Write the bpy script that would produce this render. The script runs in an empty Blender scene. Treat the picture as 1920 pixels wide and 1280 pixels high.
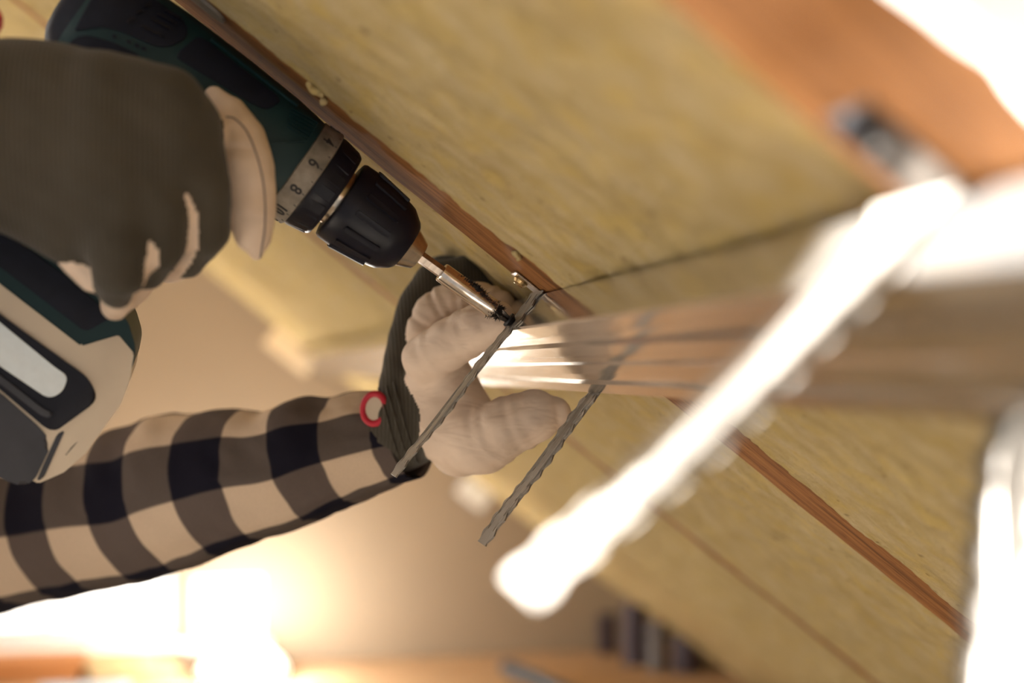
import bpy, bmesh, math, random
import numpy as np
from mathutils import Vector, Matrix, noise
from mathutils.geometry import tessellate_polygon

random.seed(7)
SC = bpy.context.scene
COL = SC.collection
PI = math.pi

# ------------------------------------------------------------------ camera
F = 2667.0                                    # 50 mm lens on a 36 mm sensor, in pixels of a 1920 frame
YAW = math.atan(530 / F)
PITCH = math.atan(50 / math.hypot(530, F))
FW = np.array([math.sin(YAW) * math.cos(PITCH), math.cos(YAW) * math.cos(PITCH), math.sin(PITCH)])
RT = np.array([math.cos(YAW), -math.sin(YAW), 0.0])
UP = np.cross(RT, FW)
S = np.array([0.0, 0.0, 1.7])                 # head of the screw being driven
def ray(px, py): return FW + RT * (px - 960) / F - UP * (py - 640) / F
CAM = S - ray(965, 608) * 0.815
def P(px, py, d): return CAM + ray(px, py) * d

cd = bpy.data.cameras.new('camera')
cam = bpy.data.objects.new('camera', cd); COL.objects.link(cam)
m = Matrix.Identity(4)
for i in range(3):
    m[i][0] = RT[i]; m[i][1] = UP[i]; m[i][2] = -FW[i]; m[i][3] = CAM[i]
cam.matrix_world = m
cd.sensor_width = 36.0; cd.lens = 50.0; cd.clip_start = 0.01
cd.dof.use_dof = True; cd.dof.focus_distance = 0.812; cd.dof.aperture_fstop = 3.3
SC.camera = cam

# ------------------------------------------------------------------ roof frame: s down the slope, t along the room, h into the room
TH = math.radians(38.0)
B = np.array([math.cos(TH), 0, -math.sin(TH)])
N = np.array([-math.sin(TH), 0, -math.cos(TH)])
O = S - 0.024 * N
def R(s, t, h): return O + s * B + np.array([0, t, 0]) + h * N
MR = Matrix(((B[0], 0, N[0], O[0]), (B[1], -1, N[1], O[1]), (B[2], 0, N[2], O[2]), (0, 0, 0, 1)))   # local (s,-t,h)

# ------------------------------------------------------------------ world, sun, lamps, exposure
SC.view_settings.view_transform = 'Standard'
SC.view_settings.look = 'None'
SC.view_settings.gamma = 1.0
SC.view_settings.use_curve_mapping = False
SC.view_settings.exposure = -0.62
w = bpy.data.worlds.new('world'); SC.world = w
w.use_nodes = True
bg = w.node_tree.nodes['Background']
bg.inputs['Color'].default_value = (1.0, 0.975, 0.94, 1)
bg.inputs['Strength'].default_value = 0.62

def light(name, kind, loc, energy, color, target=None, size=None, size_y=None, **kw):
    l = bpy.data.lights.new(name, kind); l.energy = energy; l.color = color
    if size is not None and kind == 'AREA':
        l.shape = 'RECTANGLE'; l.size = size; l.size_y = size_y or size
    for k, v in kw.items(): setattr(l, k, v)
    o = bpy.data.objects.new(name, l); COL.objects.link(o); o.location = loc
    if target is not None:
        o.rotation_euler = (Vector(target) - Vector(loc)).to_track_quat('-Z', 'Y').to_euler()
    return o
SUN_DIR = Vector((0.70, -0.62, -0.526))
light('sun', 'SUN', (-4, -1.5, 5), 110.0, (1.0, 0.98, 0.95), target=Vector((-4, -1.5, 5)) + SUN_DIR, angle=0.0093)
# unseen area lamps added to fill the slope and worktable with soft light
light('fill_light_near', 'AREA', (-2.55, -1.3, 2.25), 20.0, (1.0, 0.98, 0.95), target=(0, -0.6, 1.5), size=0.9, size_y=0.9)
light('fill_light_far', 'AREA', (-2.0, 2.0, 2.40), 30.0, (1.0, 0.97, 0.92), target=(-0.2, 1.8, 0.97), size=0.8, size_y=0.9)
light('bench_lamp_light', 'POINT', P(455, 1205, 3.18), 32.0, (1.0, 0.96, 0.90), shadow_soft_size=0.05)

# ------------------------------------------------------------------ materials
def new_mat(name):
    mt = bpy.data.materials.new(name); mt.use_nodes = True
    nt = mt.node_tree
    return mt, nt, nt.nodes['Principled BSDF']
def lk(nt, a, b): nt.links.new(a, b)
def coords(nt, scale=(1, 1, 1), rot=(0, 0, 0), which='Object'):
    tc = nt.nodes.new('ShaderNodeTexCoord'); mp = nt.nodes.new('ShaderNodeMapping')
    mp.inputs['Scale'].default_value = scale; mp.inputs['Rotation'].default_value = rot
    lk(nt, tc.outputs[which], mp.inputs['Vector'])
    return mp.outputs['Vector']
def noise_node(nt, vec, scale, detail=4, rough=0.55, dist=0.0):
    n = nt.nodes.new('ShaderNodeTexNoise')
    n.inputs['Scale'].default_value = scale; n.inputs['Detail'].default_value = detail
    n.inputs['Roughness'].default_value = rough; n.inputs['Distortion'].default_value = dist
    lk(nt, vec, n.inputs['Vector']); return n.outputs['Fac']
def ramp(nt, fac, stops):
    r = nt.nodes.new('ShaderNodeValToRGB')
    e = r.color_ramp.elements
    while len(e) < len(stops): e.new(0.5)
    for el, (p, c) in zip(e, stops):
        el.position = p; el.color = tuple(c) + (1,)
    lk(nt, fac, r.inputs['Fac']); return r.outputs['Color']
def bump(nt, bs, height, strength, dist=0.001, prev=None):
    b = nt.nodes.new('ShaderNodeBump'); b.inputs['Strength'].default_value = strength
    b.inputs['Distance'].default_value = dist
    lk(nt, height, b.inputs['Height'])
    if prev is not None: lk(nt, prev, b.inputs['Normal'])
    lk(nt, b.outputs['Normal'], bs.inputs['Normal']); return b.outputs['Normal']
def mixc(nt, fac, a, b, mode='MIX'):
    mx = nt.nodes.new('ShaderNodeMix'); mx.data_type = 'RGBA'; mx.blend_type = mode
    if hasattr(fac, 'links'): lk(nt, fac, mx.inputs[0])
    else: mx.inputs[0].default_value = fac
    for v, s in ((a, mx.inputs[6]), (b, mx.inputs[7])):
        if hasattr(v, 'links'): lk(nt, v, s)
        else: s.default_value = tuple(v) + (1,)
    return mx.outputs[2]
def math_n(nt, op, a, b=None):
    n = nt.nodes.new('ShaderNodeMath'); n.operation = op
    for i, v in enumerate((a, b)):
        if v is None: continue
        if hasattr(v, 'links'): lk(nt, v, n.inputs[i])
        else: n.inputs[i].default_value = v
    return n.outputs[0]

def plain(name, col, rough=0.5, metal=0.0, var=0.15, nscale=60, bstr=0.0, spec=0.5):
    mt, nt, bs = new_mat(name)
    v = coords(nt)
    f = noise_node(nt, v, nscale)
    lo = [c * (1 - var) for c in col]; hi = [min(1, c * (1 + var)) for c in col]
    lk(nt, ramp(nt, f, [(0.3, lo), (0.7, hi)]), bs.inputs['Base Color'])
    bs.inputs['Roughness'].default_value = rough; bs.inputs['Metallic'].default_value = metal
    bs.inputs['Specular IOR Level'].default_value = spec
    if bstr: bump(nt, bs, noise_node(nt, v, nscale * 6), bstr)
    return mt

def wood(name, dark, mid, light_, axis_scale=(3, 60, 60), specks=True):
    mt, nt, bs = new_mat(name)
    v = coords(nt, axis_scale)
    f = noise_node(nt, v, 3.0, 6, 0.65, 0.6)
    c = ramp(nt, f, [(0.28, dark), (0.5, mid), (0.75, light_)])
    if specks:
        v2 = coords(nt, (axis_scale[0] * 14, axis_scale[1] * 5, axis_scale[2] * 5))
        f2 = noise_node(nt, v2, 2.2, 3, 0.5)
        k = ramp(nt, f2, [(0.30, (0.35, 0.25, 0.2)), (0.40, (1, 1, 1))])
        c = mixc(nt, 0.7, c, k, 'MULTIPLY')
    lk(nt, c, bs.inputs['Base Color'])
    bs.inputs['Roughness'].default_value = 0.8; bs.inputs['Specular IOR Level'].default_value = 0.15
    bump(nt, bs, f, 0.35, 0.0015)
    return mt

def wool(name):
    mt, nt, bs = new_mat(name)
    v = coords(nt)
    vs = coords(nt, (1, 2.2, 1))
    f = noise_node(nt, vs, 22, 8, 0.72, 0.4)
    g = noise_node(nt, v, 5, 3, 0.5)
    fine = noise_node(nt, coords(nt, (1, 1.8, 1)), 240, 6, 0.75, 1.0)
    c = ramp(nt, f, [(0.25, (0.36, 0.24, 0.070)), (0.42, (0.52, 0.385, 0.170)), (0.58, (0.61, 0.48, 0.27)), (0.8, (0.74, 0.62, 0.42))])
    c = mixc(nt, math_n(nt, 'MULTIPLY', g, 0.6), c, (0.50, 0.405, 0.21), 'MIX')
    bl = noise_node(nt, v, 60, 3, 0.5)
    c = mixc(nt, ramp(nt, bl, [(0.48, (0, 0, 0)), (0.68, (0.45, 0.45, 0.45))]), c, (0.64, 0.46, 0.13), 'MIX')
    c = mixc(nt, 0.3, c, ramp(nt, fine, [(0.3, (0.6, 0.54, 0.42)), (0.58, (1, 1, 1))]), 'MULTIPLY')
    sp = noise_node(nt, v, 130, 2, 0.4)
    c = mixc(nt, 0.5, c, ramp(nt, sp, [(0.25, (0.30, 0.24, 0.16)), (0.31, (1, 1, 1))]), 'MULTIPLY')
    lk(nt, c, bs.inputs['Base Color'])
    bs.inputs['Roughness'].default_value = 0.95; bs.inputs['Specular IOR Level'].default_value = 0.1
    n1 = bump(nt, bs, f, 0.6, 0.012)
    bump(nt, bs, fine, 0.5, 0.002, n1)
    return mt

def steel(name, col, rough, scr=0.25, var=0.1, metal=1.0):
    mt, nt, bs = new_mat(name)
    v = coords(nt, (40, 3, 40))
    f = noise_node(nt, v, 8, 5, 0.6)
    lk(nt, ramp(nt, f, [(0.3, [c * (1 - var) for c in col]), (0.7, [min(1, c * (1 + var)) for c in col])]), bs.inputs['Base Color'])
    bs.inputs['Metallic'].default_value = metal
    r = nt.nodes.new('ShaderNodeMapRange'); lk(nt, f, r.inputs['Value'])
    r.inputs['To Min'].default_value = rough * 0.75; r.inputs['To Max'].default_value = rough * 1.25
    lk(nt, r.outputs['Result'], bs.inputs['Roughness'])
    bump(nt, bs, f, scr, 0.0003)
    return mt

def knit(name, col, scale=900):
    mt, nt, bs = new_mat(name)
    v = coords(nt)
    wv = nt.nodes.new('ShaderNodeTexWave'); wv.bands_direction = 'X'
    wv.inputs['Scale'].default_value = scale / 6.283 * 1.0; wv.inputs['Distortion'].default_value = 1.2
    wv.inputs['Detail'].default_value = 2; wv.inputs['Detail Scale'].default_value = 2.0
    lk(nt, v, wv.inputs['Vector'])
    f = noise_node(nt, v, 18, 3); g = noise_node(nt, v, 900, 2)
    c = ramp(nt, f, [(0.3, [x * 0.85 for x in col]), (0.7, [x * 1.15 for x in col])])
    c = mixc(nt, 0.32, c, ramp(nt, wv.outputs['Fac'], [(0.1, (0.62, 0.60, 0.58)), (0.7, (1, 1, 1))]), 'MULTIPLY')
    lk(nt, c, bs.inputs['Base Color'])
    bs.inputs['Roughness'].default_value = 0.95; bs.inputs['Specular IOR Level'].default_value = 0.15
    bs.inputs['Sheen Weight'].default_value = 0.15
    n1 = bump(nt, bs, wv.outputs['Fac'], 0.35, 0.0008)
    bump(nt, bs, g, 0.3, 0.0006, n1)
    return mt

def leather(name, col):
    mt, nt, bs = new_mat(name)
    v = coords(nt)
    f = noise_node(nt, v, 30, 4); cr = noise_node(nt, coords(nt, (1, 1, 2.2)), 34, 2, 0.45, 0.8)
    g = noise_node(nt, v, 700, 3)
    c = ramp(nt, f, [(0.3, [x * 0.88 for x in col]), (0.7, [min(1, x * 1.06) for x in col])])
    c = mixc(nt, 0.25, c, ramp(nt, cr, [(0.25, (0.74, 0.66, 0.56)), (0.5, (1, 1, 1))]), 'MULTIPLY')
    lk(nt, c, bs.inputs['Base Color'])
    bs.inputs['Roughness'].default_value = 0.62; bs.inputs['Specular IOR Level'].default_value = 0.3
    n1 = bump(nt, bs, cr, 0.45, 0.006)
    bump(nt, bs, g, 0.12, 0.0003, n1)
    return mt

def plaid(name):
    mt, nt, bs = new_mat(name)
    tc = nt.nodes.new('ShaderNodeTexCoord'); sp = nt.nodes.new('ShaderNodeSeparateXYZ')
    lk(nt, tc.outputs['UV'], sp.inputs['Vector'])
    def band(v):
        fr = math_n(nt, 'FRACT', v)
        tri = math_n(nt, 'ABSOLUTE', math_n(nt, 'SUBTRACT', fr, 0.5))
        r = nt.nodes.new('ShaderNodeMapRange')
        lk(nt, tri, r.inputs['Value'])
        r.inputs['From Min'].default_value = 0.245; r.inputs['From Max'].default_value = 0.265
        return r.outputs['Result']
    a = band(sp.outputs['X']); b = band(sp.outputs['Y'])
    one = mixc(nt, a, (0.60, 0.46, 0.335), (0.115, 0.088, 0.077))
    two = mixc(nt, a, (0.105, 0.083, 0.072), (0.011, 0.010, 0.018))
    c = mixc(nt, b, one, two)
    g = noise_node(nt, coords(nt), 900, 2); wv = noise_node(nt, coords(nt), 26, 3)
    c = mixc(nt, 0.3, c, ramp(nt, g, [(0.3, (0.7, 0.7, 0.7)), (0.6, (1, 1, 1))]), 'MULTIPLY')
    lk(nt, c, bs.inputs['Base Color']); bs.inputs['Roughness'].default_value = 0.95
    bs.inputs['Specular IOR Level'].default_value = 0.1
    n1 = bump(nt, bs, wv, 0.4, 0.006)
    bump(nt, bs, g, 0.3, 0.0005, n1)
    return mt

def emit(name, col, strength):
    mt, nt, bs = new_mat(name)
    bs.inputs['Base Color'].default_value = tuple(col) + (1,)
    bs.inputs['Emission Color'].default_value = tuple(col) + (1,)
    bs.inputs['Emission Strength'].default_value = strength
    return mt

M = dict(
    wool=wool('mineral wool'),
    rafter=wood('red brown rafter timber', (0.085, 0.034, 0.010), (0.25, 0.103, 0.031), (0.38, 0.172, 0.055), (3, 40, 40)),
    deck=wood('roof boards', (0.10, 0.07, 0.04), (0.2, 0.14, 0.08), (0.28, 0.2, 0.12), (3, 40, 40), False),
    zinc=steel('galvanised sheet', (0.60, 0.565, 0.52), 0.15, metal=0.88),
    strap=steel('galvanised strap', (0.27, 0.242, 0.208), 0.40, 0.1, metal=0.55),
    plaster=plain('cream plaster', (0.32, 0.24, 0.16), 0.9, var=0.03, nscale=4, bstr=0.05),
    white_board=plain('white board lining', (0.74, 0.69, 0.60), 0.9, var=0.03, nscale=3),
    floor=wood('floor boards', (0.42, 0.36, 0.29), (0.56, 0.49, 0.40), (0.64, 0.57, 0.48), (40, 3, 40), False),
    teal=plain('dark teal plastic', (0.005, 0.026, 0.031), 0.50, var=0.1, nscale=40, bstr=0.05, spec=0.3),
    navy=plain('black rubber', (0.006, 0.008, 0.018), 0.6, var=0.2, nscale=80, bstr=0.1, spec=0.22),
    black=plain('black plastic', (0.007, 0.007, 0.014), 0.38, var=0.2, nscale=90, bstr=0.06, spec=0.28),
    grey_pl=plain('charcoal plastic', (0.036, 0.037, 0.048), 0.5, var=0.15, nscale=60),
    ivory=plain('ivory plastic', (0.62, 0.52, 0.40), 0.45, var=0.05, nscale=30),
    label=plain('white label', (0.74, 0.82, 0.88), 0.6, var=0.03, nscale=200),
    ring=plain('worn silver band', (0.25, 0.22, 0.185), 0.5, metal=0.2, var=0.35, nscale=120),
    ink=plain('dark ink', (0.02, 0.02, 0.025), 0.6),
    nose=steel('bare steel', (0.66, 0.58, 0.48), 0.24, 0.1),
    chrome=steel('bit holder chrome', (0.78, 0.69, 0.61), 0.20, 0.05),
    hexs=steel('dull steel', (0.50, 0.42, 0.36), 0.35, 0.4, 0.3),
    dark_steel=steel('blackened steel', (0.10, 0.085, 0.075), 0.35, 0.3, 0.3),
    screw=plain('black phosphate', (0.010, 0.010, 0.014), 0.40, metal=0.3),
    brass=steel('yellow zinc screw', (0.55, 0.40, 0.20), 0.3),
    filings=plain('iron filings', (0.015, 0.011, 0.010), 0.6),
    knit=knit('olive knit', (0.062, 0.053, 0.040)),
    leather=leather('beige leather', (0.74, 0.585, 0.46)),
    thread=plain('grey thread', (0.20, 0.16, 0.15), 0.8),
    red=plain('red rubber tab', (0.52, 0.012, 0.035), 0.5),
    plaid=plaid('buffalo plaid'),
    skin=plain('skin', (0.5, 0.3, 0.22), 0.55),
    hair=plain('dark hair', (0.03, 0.02, 0.015), 0.6),
    denim=plain('dark work trousers', (0.03, 0.035, 0.05), 0.9),
    boot=plain('brown boots', (0.09, 0.05, 0.03), 0.6),
    pine=wood('pine board', (0.45, 0.30, 0.14), (0.60, 0.43, 0.22), (0.7, 0.54, 0.32), (4, 40, 40), False),
    orange_wood=wood('orange board', (0.36, 0.15, 0.05), (0.48, 0.20, 0.07), (0.56, 0.26, 0.10), (4, 40, 40), False),
    bench=wood('bench top', (0.32, 0.19, 0.10), (0.48, 0.30, 0.17), (0.57, 0.38, 0.22), (4, 40, 40), False),
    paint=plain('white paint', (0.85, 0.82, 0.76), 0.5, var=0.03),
    pale=plain('lit patch beige', (0.85, 0.66, 0.42), 0.7, var=0.05),  # bright beige standing in for light on the wall junction
    blue=plain('dark blue rubber', (0.03, 0.045, 0.06), 0.5),
    blue_sheet=plain('pale blue sheet', (0.36, 0.44, 0.50), 0.6),
    plum=plain('dark plum membrane', (0.045, 0.028, 0.035), 0.6),
    grey=plain('grey membrane', (0.13, 0.115, 0.11), 0.6),
    daylight=emit('daylit frosted glass', (1.0, 0.97, 0.92), 2.2),
    lampglass=emit('lit opal glass', (1.0, 0.95, 0.86), 4.0),
)

# ------------------------------------------------------------------ mesh helpers
def link(name, me, mats, parent=None, mw=None):
    o = bpy.data.objects.new(name, me); COL.objects.link(o)
    for mt in (mats if isinstance(mats, (list, tuple)) else [mats]): me.materials.append(mt)
    if parent is not None: o.parent = parent
    if mw is not None:
        if parent is None: o.matrix_world = mw
        else: o.matrix_local = mw
    return o
def mesh(name, v, f, mats, parent=None, mw=None, smooth=False, fm=None):
    me = bpy.data.meshes.new(name)
    me.from_pydata([tuple(map(float, p)) for p in v], [], [tuple(map(int, q)) for q in f])
    me.validate()
    if smooth: me.polygons.foreach_set('use_smooth', [True] * len(me.polygons))
    o = link(name, me, mats, parent, mw)
    if fm is not None: me.polygons.foreach_set('material_index', [int(i) for i in fm])
    me.update(); return o
def bm_obj(name, bm, mats, parent=None, mw=None, smooth=False, recalc=True):
    if recalc: bmesh.ops.recalc_face_normals(bm, faces=bm.faces)
    me = bpy.data.meshes.new(name); bm.to_mesh(me); bm.free()
    if smooth: me.polygons.foreach_set('use_smooth', [True] * len(me.polygons))
    return link(name, me, mats, parent, mw)
def tag(o, label=None, cat=None, group=None, kind=None):
    if label: o['label'] = label
    if cat: o['category'] = cat
    if group: o['group'] = group
    if kind: o['kind'] = kind
    return o
def empty(name, mw=None, loc=None):
    o = bpy.data.objects.new(name, None); COL.objects.link(o); o.empty_display_size = 0.02
    if mw is not None: o.matrix_world = mw
    if loc is not None: o.location = loc
    return o
def add_box(bm, lo, hi, bev=0.0, seg=2):
    r = bmesh.ops.create_cube(bm, size=1.0)
    vs = r['verts']
    for v in vs:
        v.co = Vector([lo[i] + (v.co[i] + 0.5) * (hi[i] - lo[i]) for i in range(3)])
    if bev:
        es = list({e for v in vs for e in v.link_edges})
        bmesh.ops.bevel(bm, geom=es, offset=bev, segments=seg, affect='EDGES', profile=0.5)
def box(name, lo, hi, mt, parent=None, mw=None, bev=0.0, seg=2):
    bm = bmesh.new(); add_box(bm, lo, hi, bev, seg); return bm_obj(name, bm, mt, parent, mw)
def add_prism(bm, pts, z0, z1, bev=0.0, seg=2):
    a = [bm.verts.new((x, y, z0)) for x, y in pts]; b = [bm.verts.new((x, y, z1)) for x, y in pts]
    n = len(pts)
    bm.faces.new(a[::-1]); top = bm.faces.new(b)
    for i in range(n): bm.faces.new((a[i], a[(i + 1) % n], b[(i + 1) % n], b[i]))
    if bev:
        bmesh.ops.bevel(bm, geom=list(top.edges), offset=bev, segments=seg, affect='EDGES', profile=0.5)
def prism(name, pts, z0, z1, mt, parent=None, mw=None, bev=0.0, seg=2):
    bm = bmesh.new(); add_prism(bm, pts, z0, z1, bev, seg); return bm_obj(name, bm, mt, parent, mw)
def round_poly(pts, r, n=4):
    out = []; k = len(pts)
    for i in range(k):
        p = np.array(pts[i], float); a = np.array(pts[i - 1], float) - p; b = np.array(pts[(i + 1) % k], float) - p
        la, lb = np.linalg.norm(a), np.linalg.norm(b)
        d = min(r, la * 0.45, lb * 0.45)
        q0 = p + a / la * d; q1 = p + b / lb * d
        for j in range(n + 1):
            u = j / n
            out.append(tuple((1 - u) ** 2 * q0 + 2 * u * (1 - u) * p + u * u * q1))
    return out
def lathe(name, prof, mt, parent=None, mw=None, seg=48, smooth=True, cap=True, auto=True):
    """profile of (x, r) turned about the X axis"""
    v = []; f = []
    for x, r in prof:
        for j in range(seg):
            a = 2 * PI * j / seg
            v.append((x, r * math.cos(a), r * math.sin(a)))
    for i in range(len(prof) - 1):
        for j in range(seg):
            k = (j + 1) % seg
            f.append((i * seg + j, i * seg + k, (i + 1) * seg + k, (i + 1) * seg + j))
    if cap:
        f.append(tuple(range(seg)))
        f.append(tuple(reversed([(len(prof) - 1) * seg + j for j in range(seg)])))
    o = mesh(name, v, f, mt, parent, mw, smooth)
    if smooth and auto: sharp(o, 35)
    return o
def sharp(o, deg):
    o.data.set_sharp_from_angle(angle=math.radians(deg))
def tube(name, pts, r, mt, parent=None, mw=None, seg=8, closed=False):
    v = []; f = []; n = len(pts)
    pts = [Vector(p) for p in pts]
    up = Vector((0.13, 0.31, 0.94))
    rr = r if isinstance(r, (list, tuple)) else [r] * n
    for i, p in enumerate(pts):
        if closed: d = pts[(i + 1) % n] - pts[i - 1]
        else: d = pts[min(i + 1, n - 1)] - pts[max(i - 1, 0)]
        d.normalize(); a = d.cross(up).normalized(); b = d.cross(a)
        for j in range(seg):
            t = 2 * PI * j / seg
            v.append(p + (a * math.cos(t) + b * math.sin(t)) * rr[i])
    for i in range(n if closed else n - 1):
        i2 = (i + 1) % n
        for j in range(seg):
            k = (j + 1) % seg
            f.append((i * seg + j, i * seg + k, i2 * seg + k, i2 * seg + j))
    if not closed:
        f.append(tuple(range(seg))[::-1]); f.append(tuple((n - 1) * seg + j for j in range(seg)))
    return mesh(name, v, f, mt, parent, mw, True)
def catmull(pts, n):
    pts = np.array(pts, float); out = []
    for i in range(len(pts) - 1):
        p0 = pts[max(i - 1, 0)]; p1 = pts[i]; p2 = pts[i + 1]; p3 = pts[min(i + 2, len(pts) - 1)]
        for j in range(n):
            t = j / n
            out.append(0.5 * ((2 * p1) + (-p0 + p2) * t + (2 * p0 - 5 * p1 + 4 * p2 - p3) * t * t + (-p0 + 3 * p1 - 3 * p2 + p3) * t ** 3))
    out.append(pts[-1]); return np.array(out)

# smooth bodies: union of tapered capsules, meshed with surface nets
def seg_d(Q, a, b, ra, rb, wr=None):
    a = np.asarray(a, float); b = np.asarray(b, float); ab = b - a
    t = np.clip(((Q - a) @ ab) / max(ab @ ab, 1e-12), 0, 1)
    d = Q - a - t[:, None] * ab
    rr = ra + (rb - ra) * t
    if wr is not None:
        L = math.sqrt(ab @ ab); rr = rr + wr[0] * np.sin(2 * PI * (t * L / wr[1]) + wr[2] + d[:, 0] * 90) * np.sin(PI * t) 
    return np.sqrt(np.einsum('ij,ij->i', d, d)) - rr
def chain_d(Q, c):
    pts = c['p']; rs = c['r']
    if len(pts) == 1: return np.linalg.norm(Q - np.asarray(pts[0]), axis=1) - rs[0]
    d = None
    for i in range(len(pts) - 1):
        e = seg_d(Q, pts[i], pts[i + 1], rs[i], rs[i + 1], c.get('wr'))
        d = e if d is None else np.minimum(d, e)
    return d
def blob(name, chains, vox, mats, parent=None, disp=None, smooth_it=2):
    allp = np.array([p for c in chains for p in c['p']]); mr = max(max(c['r']) for c in chains)
    lo = allp.min(0) - mr - 3 * vox; hi = allp.max(0) + mr + 3 * vox
    dims = np.ceil((hi - lo) / vox).astype(int) + 1
    ax = [lo[i] + vox * np.arange(dims[i]) for i in range(3)]
    G = np.stack(np.meshgrid(*ax, indexing='ij'), -1).reshape(-1, 3)
    V = None
    for c in chains:
        d = chain_d(G, c); k = c.get('k', 0.004)
        if V is None: V = d; continue
        h = np.maximum(k - np.abs(V - d), 0) / k
        V = np.minimum(V, d) - h * h * k * 0.25
    if disp is not None: V = V + disp(G)
    V = V.reshape(dims)
    ins = V < 0
    nx, ny, nz = dims - 1
    cnt = np.zeros((nx, ny, nz), int)
    off = [(i, j, k) for i in (0, 1) for j in (0, 1) for k in (0, 1)]
    sl = lambda A, o: A[o[0]:o[0] + nx, o[1]:o[1] + ny, o[2]:o[2] + nz]
    for o in off: cnt += sl(ins, o)
    act = (cnt > 0) & (cnt < 8)
    cells = np.argwhere(act)
    idx = -np.ones((nx, ny, nz), int); idx[act] = np.arange(len(cells))
    acc = np.zeros((len(cells), 3)); num = np.zeros(len(cells))
    for a in off:
        for axis in range(3):
            if a[axis]: continue
            b = list(a); b[axis] = 1
            va = V[cells[:, 0] + a[0], cells[:, 1] + a[1], cells[:, 2] + a[2]]
            vb = V[cells[:, 0] + b[0], cells[:, 1] + b[1], cells[:, 2] + b[2]]
            cr = (va < 0) != (vb < 0)
            t = np.where(cr, va / np.where(cr, va - vb, 1), 0)
            pos = np.tile(np.array(a, float), (len(cells), 1)); pos[:, axis] += t
            acc[cr] += pos[cr]; num[cr] += 1
    verts = lo + vox * (cells + acc / num[:, None])
    quads = []
    for axis in range(3):
        u, v_ = [(1, 2), (2, 0), (0, 1)][axis]
        s0 = [slice(1, -1)] * 3; s0[axis] = slice(0, -1)
        s1 = [slice(1, -1)] * 3; s1[axis] = slice(1, None)
        A = ins[tuple(s0)]; Bb = ins[tuple(s1)]
        e = np.argwhere(A != Bb)
        if not len(e): continue
        sgn = A[tuple(e.T)]
        base = e.copy()
        for q in range(3):
            if q != axis: base[:, q] += 1
        def cell(du, dv):
            c = base.copy(); c[:, u] += du; c[:, v_] += dv
            return idx[c[:, 0], c[:, 1], c[:, 2]]
        q = np.stack([cell(-1, -1), cell(0, -1), cell(0, 0), cell(-1, 0)], 1)
        q[~sgn] = q[~sgn][:, ::-1]
        quads.append(q)
    quads = np.concatenate(quads)
    # light smoothing
    for _ in range(smooth_it):
        sm = np.zeros_like(verts); ct = np.zeros(len(verts))
        for i in range(4):
            np.add.at(sm, quads[:, i], verts[quads[:, (i + 1) % 4]]); np.add.at(sm, quads[:, i], verts[quads[:, (i + 3) % 4]])
            np.add.at(ct, quads[:, i], 2)
        verts = verts * 0.5 + 0.5 * sm / ct[:, None]
    fc = verts[quads].mean(1)
    best = np.full(len(fc), 1e9); fm = np.zeros(len(fc), int)
    for c in chains:
        d = chain_d(fc, c) + c.get('bias', 0)
        w_ = d < best; best[w_] = d[w_]; fm[w_] = c.get('m', 0)
    me = bpy.data.meshes.new(name)
    me.vertices.add(len(verts)); me.vertices.foreach_set('co', verts.astype(np.float32).ravel())
    me.loops.add(len(quads) * 4); me.loops.foreach_set('vertex_index', quads.astype(np.int32).ravel())
    me.polygons.add(len(quads)); me.polygons.foreach_set('loop_start', np.arange(0, len(quads) * 4, 4, dtype=np.int32))
    o = link(name, me, mats, parent)
    me.polygons.foreach_set('material_index', fm.astype(np.int32))
    me.update(calc_edges=True); me.validate()
    me.polygons.foreach_set('use_smooth', [True] * len(me.polygons))
    return o
def ch(pts, m=0, k=0.004, bias=0.0, wr=None):
    """pts: (px, py, depth, radius mm) seen from the photograph's standpoint, each with its own distance"""
    return dict(p=[P(a, b, d) for a, b, d, r in pts], r=[r / 1000 for a, b, d, r in pts], m=m, k=k, bias=bias, wr=wr)
def cw(pts, m=0, k=0.03):
    return dict(p=[np.array(p[:3], float) for p in pts], r=[p[3] for p in pts], m=m, k=k)

# ------------------------------------------------------------------ structure
T_WALL = 2.70; S0, S1 = -2.15, 1.75
XR, ZR = R(S0, 0, 0)[0], R(S0, 0, 0)[2]
def struct(o): o['kind'] = 'structure'; return o
# roof slope with the insulation: deck boards behind the battens
deck = struct(empty('ceiling', MR))
nb = 14; bw = (T_WALL + 2.0) / nb
for i in range(nb):
    box('board', (S0, -(T_WALL - i * bw) + 0.001, -0.150), (S1, -(T_WALL - (i + 1) * bw) - 0.001, -0.128), M['deck'], deck)
EX, EZ = R(S1, 0, 0)[0], R(S1, 0, 0)[2]
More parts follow.
